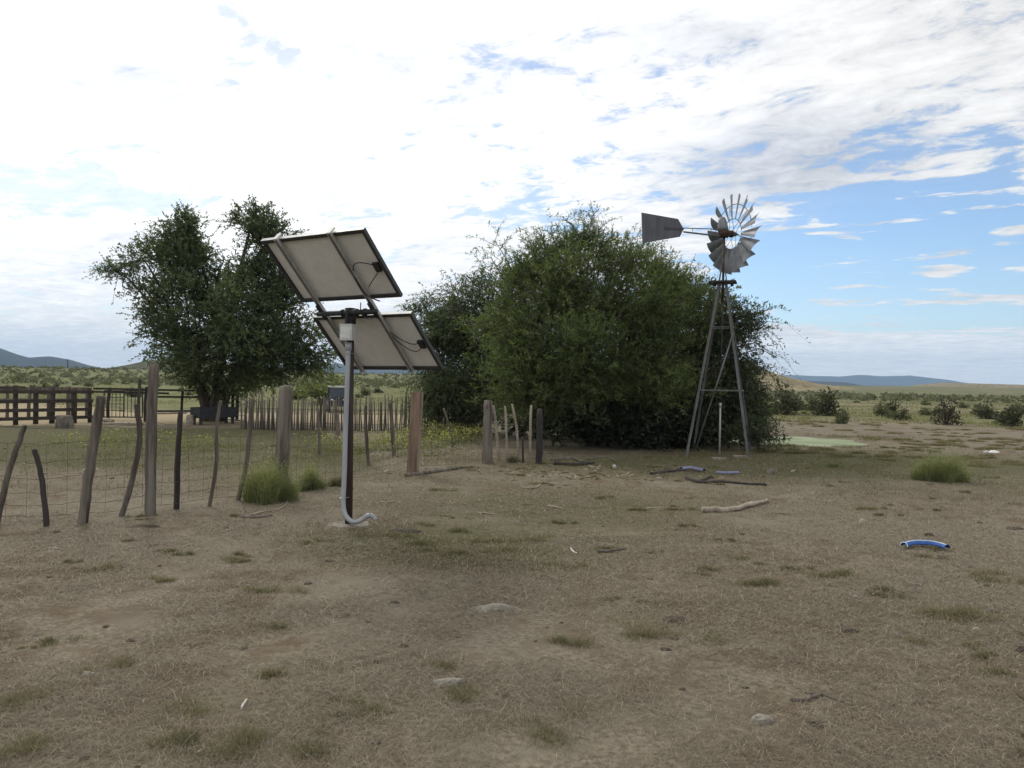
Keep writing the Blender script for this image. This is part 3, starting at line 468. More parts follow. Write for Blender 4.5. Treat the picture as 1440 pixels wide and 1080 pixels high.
rr = .26 * (1 + .5 * rngc.random(14)); vv = [(SP[0] + a * q_, SP[1] + b_ * q_ * .85, SP[2] - .05) for (a, b_), q_ in zip(ring, rr)] + [(SP[0] + a * q_ * .78, SP[1] + b_ * q_ * .66, SP[2] + .004 + .014 * rngc.random()) for (a, b_), q_ in zip(ring, rr)]
mb.add(vv, [(i, (i + 1) % 14, 14 + (i + 1) % 14, 14 + i) for i in range(14)] + [tuple(range(14, 28))]); mb.build('footing', M['concrete'], sa)
for t0, t1 in ((-.117 - .869, -.117), (.117, .117 + .857)):
    pc = SPt(0, (t0 + t1) / 2, .0); fr = MB(); fw = .02; th = .02
    for (sa_, sb_, ta_, tb_) in ((-PW / 2, PW / 2, t0, t0 + fw * 2), (-PW / 2, PW / 2, t1 - fw * 2, t1), (-PW / 2, -PW / 2 + fw * 2, t0 + fw * 2, t1 - fw * 2), (PW / 2 - fw * 2, PW / 2, t0 + fw * 2, t1 - fw * 2)):
        fr.box(SPt((sa_ + sb_) / 2, (ta_ + tb_) / 2, 0), ((sb_ - sa_) / 2, (tb_ - ta_) / 2, th), (hd, dd, nn))
    frame = fr.build('panel_frame', M['darkalum'], sa)
    ed = MB(); ed.box(SPt(0, t0 - .003, 0), (PW / 2, .003, .021), (hd, dd, nn)); ed.build('edge_trim', M['alum'], frame)
    bs = MB(); bs.box(SPt(0, (t0 + t1) / 2, .006), (PW / 2 - fw * 2, (t1 - t0) / 2 - fw * 2, .002), (hd, dd, nn)); bs.build('backsheet', M['back'], frame)
    ce = MB(); ce.box(SPt(0, (t0 + t1) / 2, .014), (PW / 2 - fw * 2, (t1 - t0) / 2 - fw * 2, .004), (hd, dd, nn)); ce.build('cell_face', M['cell'], frame)
    jb = MB(); jb.box(SPt(PW / 2 - .10, (t0 + t1) / 2 + .03, -.012), (.035, .055, .014), (hd, dd, nn)); jb.build('terminal_box', M['black'], frame)
    cb = MB(); a = SPt(PW / 2 - .12, (t0 + t1) / 2, -.02); b_ = SPt(.33, (t0 + t1) / 2 + .02, -.075)
    if t0 < 0:
        cb.tube(bez(a, SPt(.40, t0 + .25, -.10), SPt(.30, t0 + .52, -.03), 12), .0055, 5); cb.tube(bez(SPt(PW / 2 - .1, (t0 + t1) / 2 + .08, -.02), SPt(.48, t0 + .62, -.08), SPt(.4, t1 - .18, -.05), 10), .0055, 5); cb.tube(bez(SPt(.30, t0 + .52, -.03), SPt(.26, t1 - .12, -.10), SPt(.46, t1 + .0, -.07), 12), .007, 5)
    else:
        cb.tube(bez(a, SPt(.52, (t0 + t1) / 2 + .02, -.09), SPt(.30, t0 + .20, -.05), 10), .0055, 5); cb.tube(bez(SPt(PW / 2 - .12, (t0 + t1) / 2 + .07, -.02), SPt(.50, (t0 + t1) / 2 + .2, -.09), SPt(.30, t0 + .25, -.05), 10), .0055, 5)
    cb.build('cable', M['black'], frame, smooth=True)
for s_ in (-.46, .30):
    mb = MB(); t0, t1 = -.117 - .869 - .02, -0 + .117 + .857 + .02
    mb.box(SPt(s_, (t0 + t1) / 2, -.026), (.024, (t1 - t0) / 2, .003), (hd, dd, nn)); 
    for e_ in (-1, 1): mb.box(SPt(s_ + e_ * .021, (t0 + t1) / 2, -.046), (.003, (t1 - t0) / 2, .017), (hd, dd, nn))
    mb.box(SPt(s_, t0 - .006, -.01), (.028, .008, .05), (hd, dd, nn), .9)
    mb.build('mounting_rail', M['rail'], sa)
bar0 = SPt(-.5, 0, -.10); bar1 = SPt(.36, 0, -.10)
mb = MB(); mb.tube([bar0, bar1], .03, 12); 
for s_ in (-.12, -.02, .08, .2): mb.tube([SPt(s_, 0, -.10) - hd * .012, SPt(s_, 0, -.10) + hd * .012], .042, 12)
mb.build('crossbar', M['iron'], sa, smooth=True)
mb = MB(); mb.tube([SPt(-.46, -.1, -.07), SPt(-.46, .1, -.07)], .028, 8); mb.tube([SPt(.30, -.1, -.07), SPt(.30, .1, -.07)], .028, 8)
mb.tube(bez(SPt(.20, -.12, -.08), SPt(.14, .05, -.2), SPt(.28, .08, -.12), 8), .006, 5); mb.build('rail_clamp', M['iron'], sa)
mb = MB(); top_c = (bar0 + bar1) / 2; mb.tube([ptop + np.array([0, 0, -.16]), ptop + np.array([0, 0, .02])], .062, 14); mb.tube([ptop + np.array([0, 0, -.0]), O * .0 + SPt(-.03, 0, -.10)], .035, 10); mb.build('pole_cap', M['iron'], sa, smooth=True)
bx = P(489, 468, 8.52); mb = MB(); bax = (np.array([.97, -.24, 0]), np.array([.24, .97, 0]), np.array([0, 0, 1.])); mb.box(bx, (.073, .05, .085), bax); mb.box(bx + np.array([0, 0, .089]), (.078, .055, .006), bax); mb.box(bx - bax[1] * .052, (.055, .003, .065), bax, .7); jbx = mb.build('junction_box', M['box'], sa)
mb = MB(); mb.tube([bx + np.array([-.02, 0, .09]), bx + np.array([-.015, .02, .25])], .008, 6); mb.tube([bx + np.array([.03, 0, .09]), bx + np.array([.05, .05, .2])], .006, 6); mb.build('lead_wire', M['black'], jbx)
cp = [P(490, 489, 8.56), P(489, 520, 8.55), P(486, 600, 8.54), P(484, 680, 8.53), P(482, 705, 8.52), P(484, 722, 8.5), P(491, 732, 8.46), P(500, 735, 8.43), P(510, 731, 8.42), P(517, 724.5, 8.42), P(523, 724.5, 8.42), P(528, 727, 8.42)]
def smooth_path(p, it=2):
    p = np.array(p)
    for _ in range(it): p = np.concatenate([[p[0]], np.stack([.75 * p[:-1] + .25 * p[1:], .25 * p[:-1] + .75 * p[1:]], 1).reshape(-1, 3), [p[-1]]])
    return p
cp = [np.array(c_) for c_ in cp]
cp[-1][2] -= .03
mb = MB(); mb.tube(smooth_path(cp), .027, 14); mb.tube([cp[0] + np.array([0, 0, -.03]), cp[0] + np.array([0, 0, .06])], .036, 14); con = mb.build('conduit', M['pvc'], sa, smooth=True)
mb = MB()
for yy, d_ in ((497, 8.55), (700, 8.53)):
    cq = P(489.7 if yy < 600 else 482.4, yy, d_); pq = np.array([P(492.2 if yy < 600 else 487, yy, 8.629)[0], 8.629, cq[2]]); v2 = unit((pq - cq) * np.array([1, 1, 0])); s2_ = np.array([-v2[1], v2[0], 0])
    lp = [cq + (-v2 * math.cos(t) + s2_ * math.sin(t)) * .0325 for t in np.linspace(-1.57, 1.57, 9)] + [pq + (v2 * math.cos(t) - s2_ * math.sin(t)) * (prad + .003) for t in np.linspace(-1.57, 1.57, 9)]; lp.append(lp[0]); mb.tube(lp, .005, 5)
mb.build('strap', M['alum'], sa)
# ---------------------------------------------------------------- windmill
WL = G(963, 641); WR = G(1055, 645); ax = WR - WL; ax[2] = 0; side = np.linalg.norm(ax); ax /= side; ay = np.array([-ax[1], ax[0], 0])
WC = (WL + WR) / 2 + ay * side / 2; WC[2] = 0; wd = 17.4
wm = empty('windmill', WC, 'galvanised farm windmill on a lattice tower with a dark tail vane', 'windmill')
tilt = np.array([.012, 0, 0]); topz = float(P(1018, 396, WC[1])[2])
topc = np.array([P(1016.5, 396, WC[1])[0], WC[1], topz])
feet = [WC + ax * sx * side / 2 + ay * sy * side / 2 for sx, sy in ((-1, -1), (1, -1), (1, 1), (-1, 1))]; tops = [topc + ax * sx * .085 + ay * sy * .085 for sx, sy in ((-1, -1), (1, -1), (1, 1), (-1, 1))]
def leg_at(i, z):
    f_ = z / topz; return feet[i] * (1 - f_) + tops[i] * f_
for i in range(4):
    mb = MB(); a = feet[i].copy(); a[2] = -.1; d_ = unit(tops[i] - feet[i]); o1 = ax * (1 if i in (0, 3) else -1); o2 = ay * (1 if i < 2 else -1)
    mb.bar(a, tops[i], .05, .009, up=o1); mb.bar(a + o2 * .03, tops[i] + o2 * .03, .06, .008, up=o2 + .001) if False else mb.bar(a + o1 * .026, tops[i] + o1 * .026, .009, .045, up=o1)
    mb.build('leg', M['tower'], wm)
for z, w_ in ((1.52, .03), (3.0, .02)):
    for i in range(4): mb = MB(); mb.bar(leg_at(i, z), leg_at((i + 1) % 4, z), w_, w_); mb.build('girt', M['tower'], wm)
mb = MB(); mb.tube([leg_at(1, 2.85) + ay * -.03, leg_at(0, .18) + ax * .2 + ay * .25], .02, 8); mb.build('brace', M['tower'], wm, smooth=True)
for i, z0, z1 in ((1, 2.95, 1.55), (2, 2.95, 1.55), (3, 1.5, .1)):
    mb = MB(); mb.tube([leg_at(i, z0), leg_at((i + 1) % 4, z1)], .007, 5); mb.build('brace', M['wire'], wm)
# climbing platform
mb = MB(); pz = topz - .02; mb.box(topc + np.array([0, 0, -.02]) - ay * .15, (.31, .08, .02), (ax, ay, np.array([0, 0, 1.]))); mb.box(topc + np.array([0, 0, -.02]) + ay * .15, (.31, .08, .02), (ax, ay, np.array([0, 0, 1.]))); mb.box(topc + np.array([0, 0, -.055]) + ax * .2, (.03, .3, .02), (ax, ay, np.array([0, 0, 1.]))); mb.box(topc + np.array([0, 0, -.055]) - ax * .2, (.03, .3, .02), (ax, ay, np.array([0, 0, 1.]))); mb.build('platform', M['darkpost'], wm)
hubz = float(P(1018, 328, WC[1])[2]); mast0 = topc + np.array([0, 0, -.5]); mast1 = np.array([P(1018.5, 328, WC[1])[0], WC[1], hubz])
mb = MB(); mb.tube([mast0, mast1], .028, 10); mb.build('mast', M['rust'], wm, smooth=True)
for i in range(4): mb = MB(); mb.tube([tops[i], mast1 * .55 + topc * .45], .012, 6); mb.build('mast_stay', M['tower'], wm)
mb = MB(); foot = G(1010, 643); mb.tube([(WC[0], WC[1], .1), (topc[0], topc[1], topz)], .012, 7); mb.build('pump_rod', M['iron'], wm, smooth=True); mb = MB(); mb.tube([(WC[0], WC[1], -.1), (WC[0], WC[1], 1.15)], .024, 9, tint=.4); mb.tube([(WC[0], WC[1], 1.12), (WC[0], WC[1], 1.22)], .033, 9); mb.build('well_pipe', M['rail'], wm, smooth=True)
# head: the axis leans away from the viewer to the right
va = math.atan2(mast1[0], mast1[1]); aa = va + math.radians(54); A = np.array([math.sin(aa), math.cos(aa), .0]); T = np.array([math.cos(aa), -math.sin(aa), 0]); Z = np.array([0, 0, 1.])
if np.dot(T, np.array([0, 1, 0])) < 0: T = -T              # T points away from the viewer
hub = mast1 + A * .20
mb = MB(); gp = mast1; mb.tube([gp + Z * -.10, gp + Z * .0, gp + Z * .06], [.10, .14, .13], 12); mb.tube([gp - A * .12 + Z * .0, gp + A * .2], [.09, .07], 10); mb.build('gearbox', M['rust'], wm, smooth=True)
mb = MB(); prof = [(.05, .125), (.15, .118), (.27, .10), (.36, .075), (.385, .03)]; mb.tube([gp + Z * z_ - A * .02 - ax * (z_ * .12) for z_, _ in prof], [r_ for _, r_ in prof], 14); mb.build('gear_hood', M['blade'], wm, smooth=True)
wh = MB(); 
def wp(ang, r, a=0.0): return hub + T * (math.sin(ang) * r) + Z * (math.cos(ang) * r) + A * a
for r_, a_, tr_ in ((.355, .02, .010), (.70, .045, .009)): wh.tube([wp(t, r_, a_) for t in np.linspace(0, 2 * math.pi, 49)], tr_, 6, cap=False)
for kx in range(6):
    t = kx * math.pi / 3 + .2
    for da in (-.03, .03): wh.tube([wp(t + da, .05, -.04 if da < 0 else .1), wp(t, .70, .045)], .006, 5)
wh_o = wh.build('wheel', M['galv'], wm, smooth=True)
mb = MB(); mb.tube([hub - A * .12, hub + A * .13], .05, 12); mb.tube([hub + A * .13, hub + A * .2], [.03, .015], 8); mb.tube([hub - A * .02, hub + A * .02], .085, 14); mb.build('wheel_hub', M['rust'], wh_o, smooth=True)
for kx in range(18):
    t0 = kx * 2 * math.pi / 18 + .06; rad_d = T * math.sin(t0) + Z * math.cos(t0); tan_d = T * math.cos(t0) - Z * math.sin(t0); vs = []; be = math.radians(31)
    ch = tan_d * math.cos(be) + A * math.sin(be); nb = np.cross(rad_d, ch); rows = 4; cols = 5
    jit = RNG.normal(0, .03)
    for thk in (0.0, .0035):
        for i in range(rows):
            r_ = .36 + (.93 - .36) * i / (rows - 1); w_ = .055 + (.165 - .055) * i / (rows - 1)
            for j in range(cols):
                u = (j / (cols - 1) - .5) * 2; vs.append(hub + rad_d * (r_ + .012 * u * (i / 3)) + ch * u * w_ + nb * (.035 * (1 - u * u) * (w_ / .165) + thk) + A * .04 + ch * jit * 0)
    f = []; o2 = rows * cols
    for i in range(rows - 1):
        for j in range(cols - 1):
            a_ = i * cols + j; f += [(a_, a_ + 1, a_ + cols + 1, a_ + cols), (o2 + a_, o2 + a_ + cols, o2 + a_ + cols + 1, o2 + a_ + 1)]
    bd = [j for j in range(cols)] + [i * cols + cols - 1 for i in range(1, rows)] + [(rows - 1) * cols + j for j in range(cols - 2, -1, -1)] + [i * cols for i in range(rows - 2, 0, -1)]
    f += [(bd[i], o2 + bd[i], o2 + bd[(i + 1) % len(bd)], bd[(i + 1) % len(bd)]) for i in range(len(bd))]
    mb = MB(); mb.add(vs, f, RNG.uniform(.35, .65)); mb.build('blade', M['blade'], wh_o)
# tail: vane corners from the photo carried on the plane through the mast along the axis
tl = -A; 
def tailp(s, z): return mast1 + tl * s + Z * z
va_far = 1.98; va_near = 1.05
def solve_s(px):                                   # distance along the tail whose point falls in that pixel column
    lo, hi = 0., 4.
    for _ in range(40):
        m_ = (lo + hi) / 2; q_ = tailp(m_, 0); u_ = 720 + FPX * np.dot(q_ - np.array([0, 0, EYE]), CR) / q_[1]
        if u_ > px: lo = m_
        else: hi = m_
    return lo
def tz(px, py):
    s_ = solve_s(px); q_ = tailp(s_, 0); v_ = ray(px, py) * q_[1]; return s_, EYE + v_[2] - mast1[2]
corn = [(902, 299), (953, 308), (961, 322), (956, 333), (904, 342)]; cs = [tz(*c_) for c_ in corn]
mb = MB(); N_ = np.cross(tl, Z); 
vs = [tailp(s_, z_) + N_ * e_ for e_ in (-.012, .012) for s_, z_ in cs]; mb.add(vs, [(0, 1, 2, 3, 4), (9, 8, 7, 6, 5)] + [(i, 5 + i, 5 + (i + 1) % 5, (i + 1) % 5) for i in range(5)])
cz_ = tz(930, 322); mb.bar(tailp(cs[2][0], cs[2][1]) + N_ * -.016, tailp(solve_s(934), tz(934, 321)[1]) + N_ * -.016, .05, .012, up=tuple(N_), tint=.1)
vane = mb.build('tail_vane', M['vane'], wm)
mb = MB()
for px_ in (914, 928, 942): s1, z1 = tz(px_, 303 + (px_ - 902) * .17); s2, z2 = tz(px_, 340 - (px_ - 904) * .16); mb.bar(tailp(s1, z1) + N_ * .016, tailp(s2, z2) + N_ * .016, .02, .006, up=tuple(N_))
mb.build('vane_rib', M['galv'], vane)
mb = MB(); s1, z1 = tz(934, 321); s0, z0 = tz(1000, 322); mb.tube([tailp(s1, z1 + .02), tailp(s0, z0), tailp(.02, .04)], .012, 7); s1, z1 = tz(961, 326); mb.tube([tailp(s1, z1), tailp(.05, -.08)], .02, 8)
s2, z2 = tz(974, 322); mb.bar(tailp(s2, z2 + .02), tailp(s2, z2 - .05), .012, .012, up=(1, 0, 0)); s2, z2 = tz(1000, 322); mb.bar(tailp(s2, z2 + .02), tailp(s2, z2 - .10), .012, .012, up=(1, 0, 0)); mb.build('tail_arm', M['tower'], wm)
# slabs at the foot
def slab(px, py, hw, hd_, hh, label, m='concrete'):
    g = G(px, py); mb = MB(); z = hz(g[0], g[1]); n_ = 10; an = np.arange(n_) * 2 * math.pi / n_; k_ = .85 + .25 * RNG.random(n_); sq = 1 / np.maximum(np.abs(np.cos(an)), np.abs(np.sin(an))) ** .7
    b_ = [(g[0] + math.cos(a_) * hw * q_ * s_, g[1] + math.sin(a_) * hd_ * q_ * s_, z - .03) for a_, q_, s_ in zip(an, k_, sq)]; t_ = [(g[0] + (p_[0] - g[0]) * .93, g[1] + (p_[1] - g[1]) * .93, z + hh * (.8 + .3 * RNG.random())) for p_ in b_]
    mb.add(b_ + t_, [(i, (i + 1) % n_, n_ + (i + 1) % n_, n_ + i) for i in range(n_)] + [tuple(range(n_, 2 * n_))]); tag(mb.build('concrete_slab', M[m], origin=(g[0], g[1], z)), label, 'slab')
slab(1011, 645, .16, .13, .05, 'small pale concrete well slab under the windmill pump rod'); slab(1042, 642, .2, .12, .04, 'flat grey concrete slab beside the windmill leg nearest the pond')
# ---------------------------------------------------------------- wire fence in front
fo = G(212, 725); wf = empty('wire_fence', (fo[0], fo[1], 0), 'net wire fence on crooked weathered posts running past the solar pole', 'fence')
def post(pix, rpx, m, par=None, name='post', base=None, label=None, n=9, square=False, flat=1.0):
    g = G(*pix[-1]) if base is None else np.array(base); d_ = g[1]; pts = [P(px, py, d_) for px, py in pix][::-1]; pts[0] = pts[0] + (pts[0] - pts[1]) * .0; pts[0][2] = hz(pts[0][0], pts[0][1]) - .12
    r_ = rpx * .75 * d_ / FPX; q = smooth_path(pts, 2) if len(pts) > 2 else np.array([pts[0] * (1 - t) + pts[1] * t for t in np.linspace(0, 1, 12)])
    q[1:-1] += RNG.normal(0, r_ * .07, (len(q) - 2, 3)) * np.array([1, 1, 0])
    rad = r_ * (1.08 - .16 * np.linspace(0, 1, len(q))) * (1 + .035 * RNG.normal(0, 1, len(q))); rad[-1] *= .86; mb = MB()
    if square:
        axd = (np.array([.93, -.36, 0]), np.array([.36, .93, 0])); dv = (q[-1] - q[0]); L_ = np.linalg.norm(dv); dv /= L_; mb.box((q[0] + q[-1]) / 2, (r_ * .82, r_ * .8, L_ / 2), (axd[0], axd[1], dv)); mb.box(q[-1] + axd[0] * r_ * .3, (r_ * .5, r_ * .55, .012), (axd[0], axd[1], dv), .7)
    else: mb.tube(q, rad, n, jag=.42 if n > 12 else .3)
    o = mb.build(name, m, par, smooth=not square)
    if label: o['label'] = label
    return o, g
FR = [([(35, 598), (24, 630), (12, 662), (-8, 738)], 5, 'post'), ([(48, 632), (57, 662), (62, 700), (67, 740)], 4.6, 'darkpost'), ([(143, 557), (129, 640), (122, 690), (114, 737)], 9, 'post'), ([(192, 568), (198, 612), (190, 662), (167, 727)], 4.6, 'post'), ([(217, 512), (213, 600), (212, 726)], 8.5, 'post'), ([(254, 578), (250, 650), (248, 717)], 5, 'darkpost'),
      ([(310, 563), (303, 605), (306, 648), (292, 711)], 3.4, 'post'), ([(356, 560), (352, 610), (346, 660), (332, 702)], 4.0, 'post'), ([(402, 543), (398, 640), (395, 698)], 11.5, 'post'), ([(587, 552), (580, 664)], 10.5, 'redpost'), ([(686, 563), (685, 651)], 8.0, 'post')]
lab = {4: 'tallest weathered post of the wire fence', 8: 'thick round grey post by the bunchgrass', 9: 'squared reddish post with a flat sawn top', 5: 'thin straight dark post'}
for i, (pix, r_, m_) in enumerate(FR): post(pix, r_, M[m_], wf, label=lab.get(i), square=(i == 9), n=26 if r_ > 7 else 12)
for pix, r_ in (([(694, 570), (698, 600), (702, 648)], 2.6), ([(710, 571), (712, 600), (713, 649)], 2.4), ([(720, 568), (727, 600), (730, 648)], 2.4), ([(747, 570), (745, 610), (746, 650)], 2.6)): post(pix, r_, M['pale'], wf, 'fence_stay', n=6)
post([(735, 614), (736, 651)], 2.6, M['darkpost'], wf, 'fence_stay', n=6); post([(760, 575), (758, 652)], 6, M['darkpost'], wf)
line = [(-190, 742), (-8, 738), (114, 735), (212, 725), (300, 710), (395, 694), (580, 664), (685, 651), (760, 651)]; LP = [G(*p_) for p_ in line]; mb = MB()
def linept(s):
    i = int(min(len(LP) - 2, math.floor(s))); t = s - i; return LP[i] * (1 - t) + LP[i + 1] * t
for hgt in (.12, .24, .38, .54, .72, .92, 1.1):
    pts = []
    for s in np.linspace(0, len(LP) - 1.001, 90):
        p_ = linept(s).copy(); p_[2] = hz(p_[0], p_[1]) + hgt * (.98 if s < 5 else .9) + RNG.normal(0, .006) - .03 * math.sin((s % 1) * math.pi); p_[1] -= .05; pts.append(p_)
    mb.tube(pts, .0022, 4, cap=False)
s = 0.0
while s < len(LP) - 1.01:
    p_ = linept(s).copy(); p_[1] -= .05; p_[2] = hz(p_[0], p_[1]); a = p_ + np.array([RNG.normal(0, .01), 0, .1]); mb.tube([a, (a + p_) / 2 + np.array([RNG.normal(0, .012), 0, .45]), p_ + np.array([RNG.normal(0, .02), 0, .9])], .0017, 4, cap=False)
    i = int(s); s += .20 / max(.2, np.linalg.norm(LP[i + 1] - LP[i]))
mb.build('net_wire', M['wire'], wf)
for pix, r_, l_ in (([(446, 572), (449, 605), (450, 640)], 3, 'thin grey stake standing behind the pole, nearest the bunchgrass'), ([(514, 570), (514, 610), (520, 655)], 3.2, 'leaning thin stake just beside the solar pole'), ([(549, 566), (552, 605), (555, 641)], 4, 'stouter dark stake between the solar pole and the reddish post'), ([(474, 580), (475, 618)], 4, 'short stake half hidden behind the solar pole'),
                    ([(624, 574), (632, 600), (638, 628)], 2.6, 'slanting pale stake in the weeds past the reddish post'), ([(655, 572), (664, 600)], 2.4, 'short slanting stick in the shade under the mesquite tree')):
    g = G(*pix[-1]); o, _ = post(pix, r_, M['post'], None, 'fence_stake', label=l_); tag(o, l_, 'stake', 'loose stakes behind the wire fence')
# ---------------------------------------------------------------- corral
def rails_fence(x0, x1, base_y0, base_y1, posts, rails, label, m, pr, name='corral_fence', rw=.07, rt=.14, cat='fence', tall=None):
    a = G(x0, base_y0); b_ = G(x1, base_y1); e = empty(name, (a + b_) / 2 * np.array([1, 1, 0]), label, cat)
    for px in posts:
        t = (px - x0) / (x1 - x0); g = G(px, base_y0 + (base_y1 - base_y0) * t); hh = (tall or {}).get(px, 1.25) + RNG.uniform(-.05, .08); z = hz(g[0], g[1]); mb = MB()
        mb.tube([(g[0], g[1], z - .1), (g[0] + RNG.normal(0, .02), g[1], z + hh * .5), (g[0] + RNG.normal(0, .03), g[1], z + hh)], pr * RNG.uniform(.85, 1.2), 8, jag=.2); mb.build('post', m, e, smooth=True)
    d_ = unit(b_ - a); nrm = np.array([d_[1], -d_[0], 0]); nrm = nrm if nrm[1] < 0 else -nrm
    for h0, h1, tint, t0, t1 in rails:
        q0 = a + (b_ - a) * t0; q1 = a + (b_ - a) * t1; q0 = q0 + nrm * (pr + .035); q1 = q1 + nrm * (pr + .035); q0[2] = h0; q1[2] = h1; mb = MB(); mb.bar(q0, q1, rw * .6, rt, tint=tint); mb.build('rail', m, e)
    return e
rails_fence(-140, 128, 603, 594, [-110, -40, 22, 50, 73, 104, 126], [(1.12, 1.10, .6, 0, 1), (.80, .78, .4, 0, 1), (.50, .48, .5, 0, .98), (.22, .2, .4, 0, 1), (1.22, 1.24, 1., 0, .6)], 'dark plank corral fence with heavy horizontal rails and square gaps', M['corral'], .085, rt=.115)
rails_fence(-140, 128, 589, 586, [-100, -60, -20, 10, 40, 68, 96, 122], [(1.15, 1.15, .6, 0, 1), (.7, .7, .5, 0, 1)], 'second plank fence standing behind the dark corral rails', M['post'], .07, rt=.12)
rails_fence(130, 335, 593, 591, [152, 204, 255, 300, 326, 333], [(1.22, 1.16, .5, 0, .85), (1.10, 1.06, .4, 0, .5), (.93, .91, .5, .35, .85), (.38, .38, .9, .4, .65)], 'pipe rail fence between the tallest fence post and the dark tree', M['darkpost'], .055, rt=.07, tall={204: 1.35})
def gate(x0, x1, by, h, nb, nv, label, m, name='metal_gate', dy=0):
    a = G(x0, by); b_ = G(x1, by + dy); a[2] = hz(a[0], a[1]); b_[2] = hz(b_[0], b_[1]); e = empty(name, (a + b_) / 2, label, 'gate'); Zs = np.array([0, 0, 1.]); fr = MB()
    for q in (a, b_): fr.tube([q + Zs * .08, q + Zs * h], .025, 8)
    for z_ in (.1, h): fr.tube([a + Zs * z_, b_ + Zs * z_], .025, 8)
    fr.build('gate_frame', m, e); br = MB()
    for z_ in np.linspace(.1, h, nb + 2)[1:-1]: br.tube([a + Zs * z_, b_ + Zs * z_], .015, 6)
    for t in np.linspace(0, 1, nv + 2)[1:-1]: br.tube([a * (1 - t) + b_ * t + Zs * .1, a * (1 - t) + b_ * t + Zs * h], .013, 6)
    br.build('gate_bars', m, e); return e
gate(146, 174, 590, 1.12, 3, 4, 'small rusty mesh gate next to the plank corral', M['darkpost'])
gate(174, 200, 590, 1.15, 0, 4, 'upright-barred dark gate beside the tallest fence post', M['darkpost'])
gate(318, 345, 592, 1.1, 4, 1, 'pale pipe gate with horizontal bars beside the dark tree trunk', M['galv'], dy=3)
def pole_thing(p, r_, m, name, label, cat, n=8, group=None, smooth=True, tint=.5, jag=.25):
    mb = MB(); p = np.array(p, float); o_ = p[0].copy(); mb.tube(p, r_, n, jag=jag, tint=tint); return tag(mb.build(name, m, origin=o_, smooth=smooth), label, cat, group)
g = G(197, 598); pole_thing([(g[0], g[1], -.1), P(195, 565, g[1]), P(197, 533, g[1])], .05, M['darkpost'], 'tall_stake', 'thin tall dark stake rising above the corral gates', 'stake')
g0 = G(143, 593); g1 = G(158, 595); pole_thing([g0 + [0, 0, .08], (g0 + g1) / 2 + [0, 0, .1], g1 + [0, 0, .07]], .075, M['pale'], 'log', 'short pale log lying in front of the mesh gate', 'log')
g0 = G(140, 598); g1 = G(203, 598); pole_thing([g0 + [0, 0, .05], (g0 + g1) / 2 + [0, 0, .07], g1 + [0, 0, .05]], .04, M['pale'], 'ground_pole', 'long thin pale pole lying on the grass before the gates', 'pole')
g0 = G(222, 583); g1 = G(262, 582); pole_thing([g0 + [0, 0, .06], g1 + [0, 0, .06]], .05, M['pale'], 'ground_pole', 'pale pole lying along the foot of the pipe rail fence', 'pole')
def lump(name, px, py, w, d_, h, m, label, cat, group=None, seed=1, sharp=.35, boxy=1.0):
    rg = np.random.default_rng(seed); g = G(px, py) if not isinstance(px, tuple) else np.array([*px, 0.]); z = hz(g[0], g[1]); nu, nv_ = 12, 6; v = []
    for i in range(nv_ + 1):
        ph = math.pi / 2 * (i / nv_) ; 
        for j in range(nu):
            th = 2 * math.pi * j / nu; cb_ = math.cos(ph) ** boxy if i < nv_ else 0.0; k_ = 1 + sharp * (vnoise(np.array([math.cos(th) * 1.6 + i * .35 + seed]), np.array([math.sin(th) * 1.6 + seed * 3.1]), seed)[0] - .5) * 2
            v.append((g[0] + math.cos(th) * cb_ * w * k_, g[1] + math.sin(th) * cb_ * d_ * k_, z - .02 + (h + .02) * math.sin(ph) * (1 + sharp * (rg.random() - .5) * (i < nv_ - 1))))
    f = [(i * nu + j, i * nu + (j + 1) % nu, (i + 1) * nu + (j + 1) % nu, (i + 1) * nu + j) for i in range(nv_) for j in range(nu)]
    mb = MB(); mb.add(v, f, rg.random()); return tag(mb.build(name, m, origin=(g[0], g[1], z)), label, cat, group)
lump('tree_stump', 90, 602, .28, .25, .42, M['post'], 'grey weathered stump in front of the dark plank corral', 'stump', seed=5, sharp=.25, boxy=.3)
# trough and salt block under the tree
a = G(274, 597); b_ = G(326, 595); d_ = unit(b_ - a); s_ = np.array([-d_[1], d_[0], 0]); c = (a + b_) / 2; L_ = np.linalg.norm(b_ - a) / 2; e = empty('feed_trough', (c[0], c[1], 0), 'dark feed trough in the shade under the dark tree', 'trough'); Zs = np.array([0, 0, 1.]); mb = MB()
mb.box(c + Zs * .25, (L_, .28, .02), (d_, s_, Zs)); 
for k_ in (-1, 1): mb.box(c + s_ * k_ * .28 + Zs * .42, (L_, .02, .19), (d_, s_, Zs)); mb.box(c + d_ * k_ * (L_ - .02) + Zs * .42, (.02, .26, .185), (d_, s_, Zs))
mb.build('trough_body', M['iron'], e)
for kx in (-1, 1):
    for ky in (-1, 1): mb = MB(); mb.box(c + d_ * kx * (L_ - .1) + s_ * ky * .2 + Zs * .09, (.04, .04, .14), (d_, s_, Zs)); mb.build('leg', M['darkpost'], e)
lump('salt_block', 267, 597, .15, .14, .36, M['concrete'], 'pale upright block beside the dark feed trough', 'block', seed=9, sharp=.12, boxy=.25)
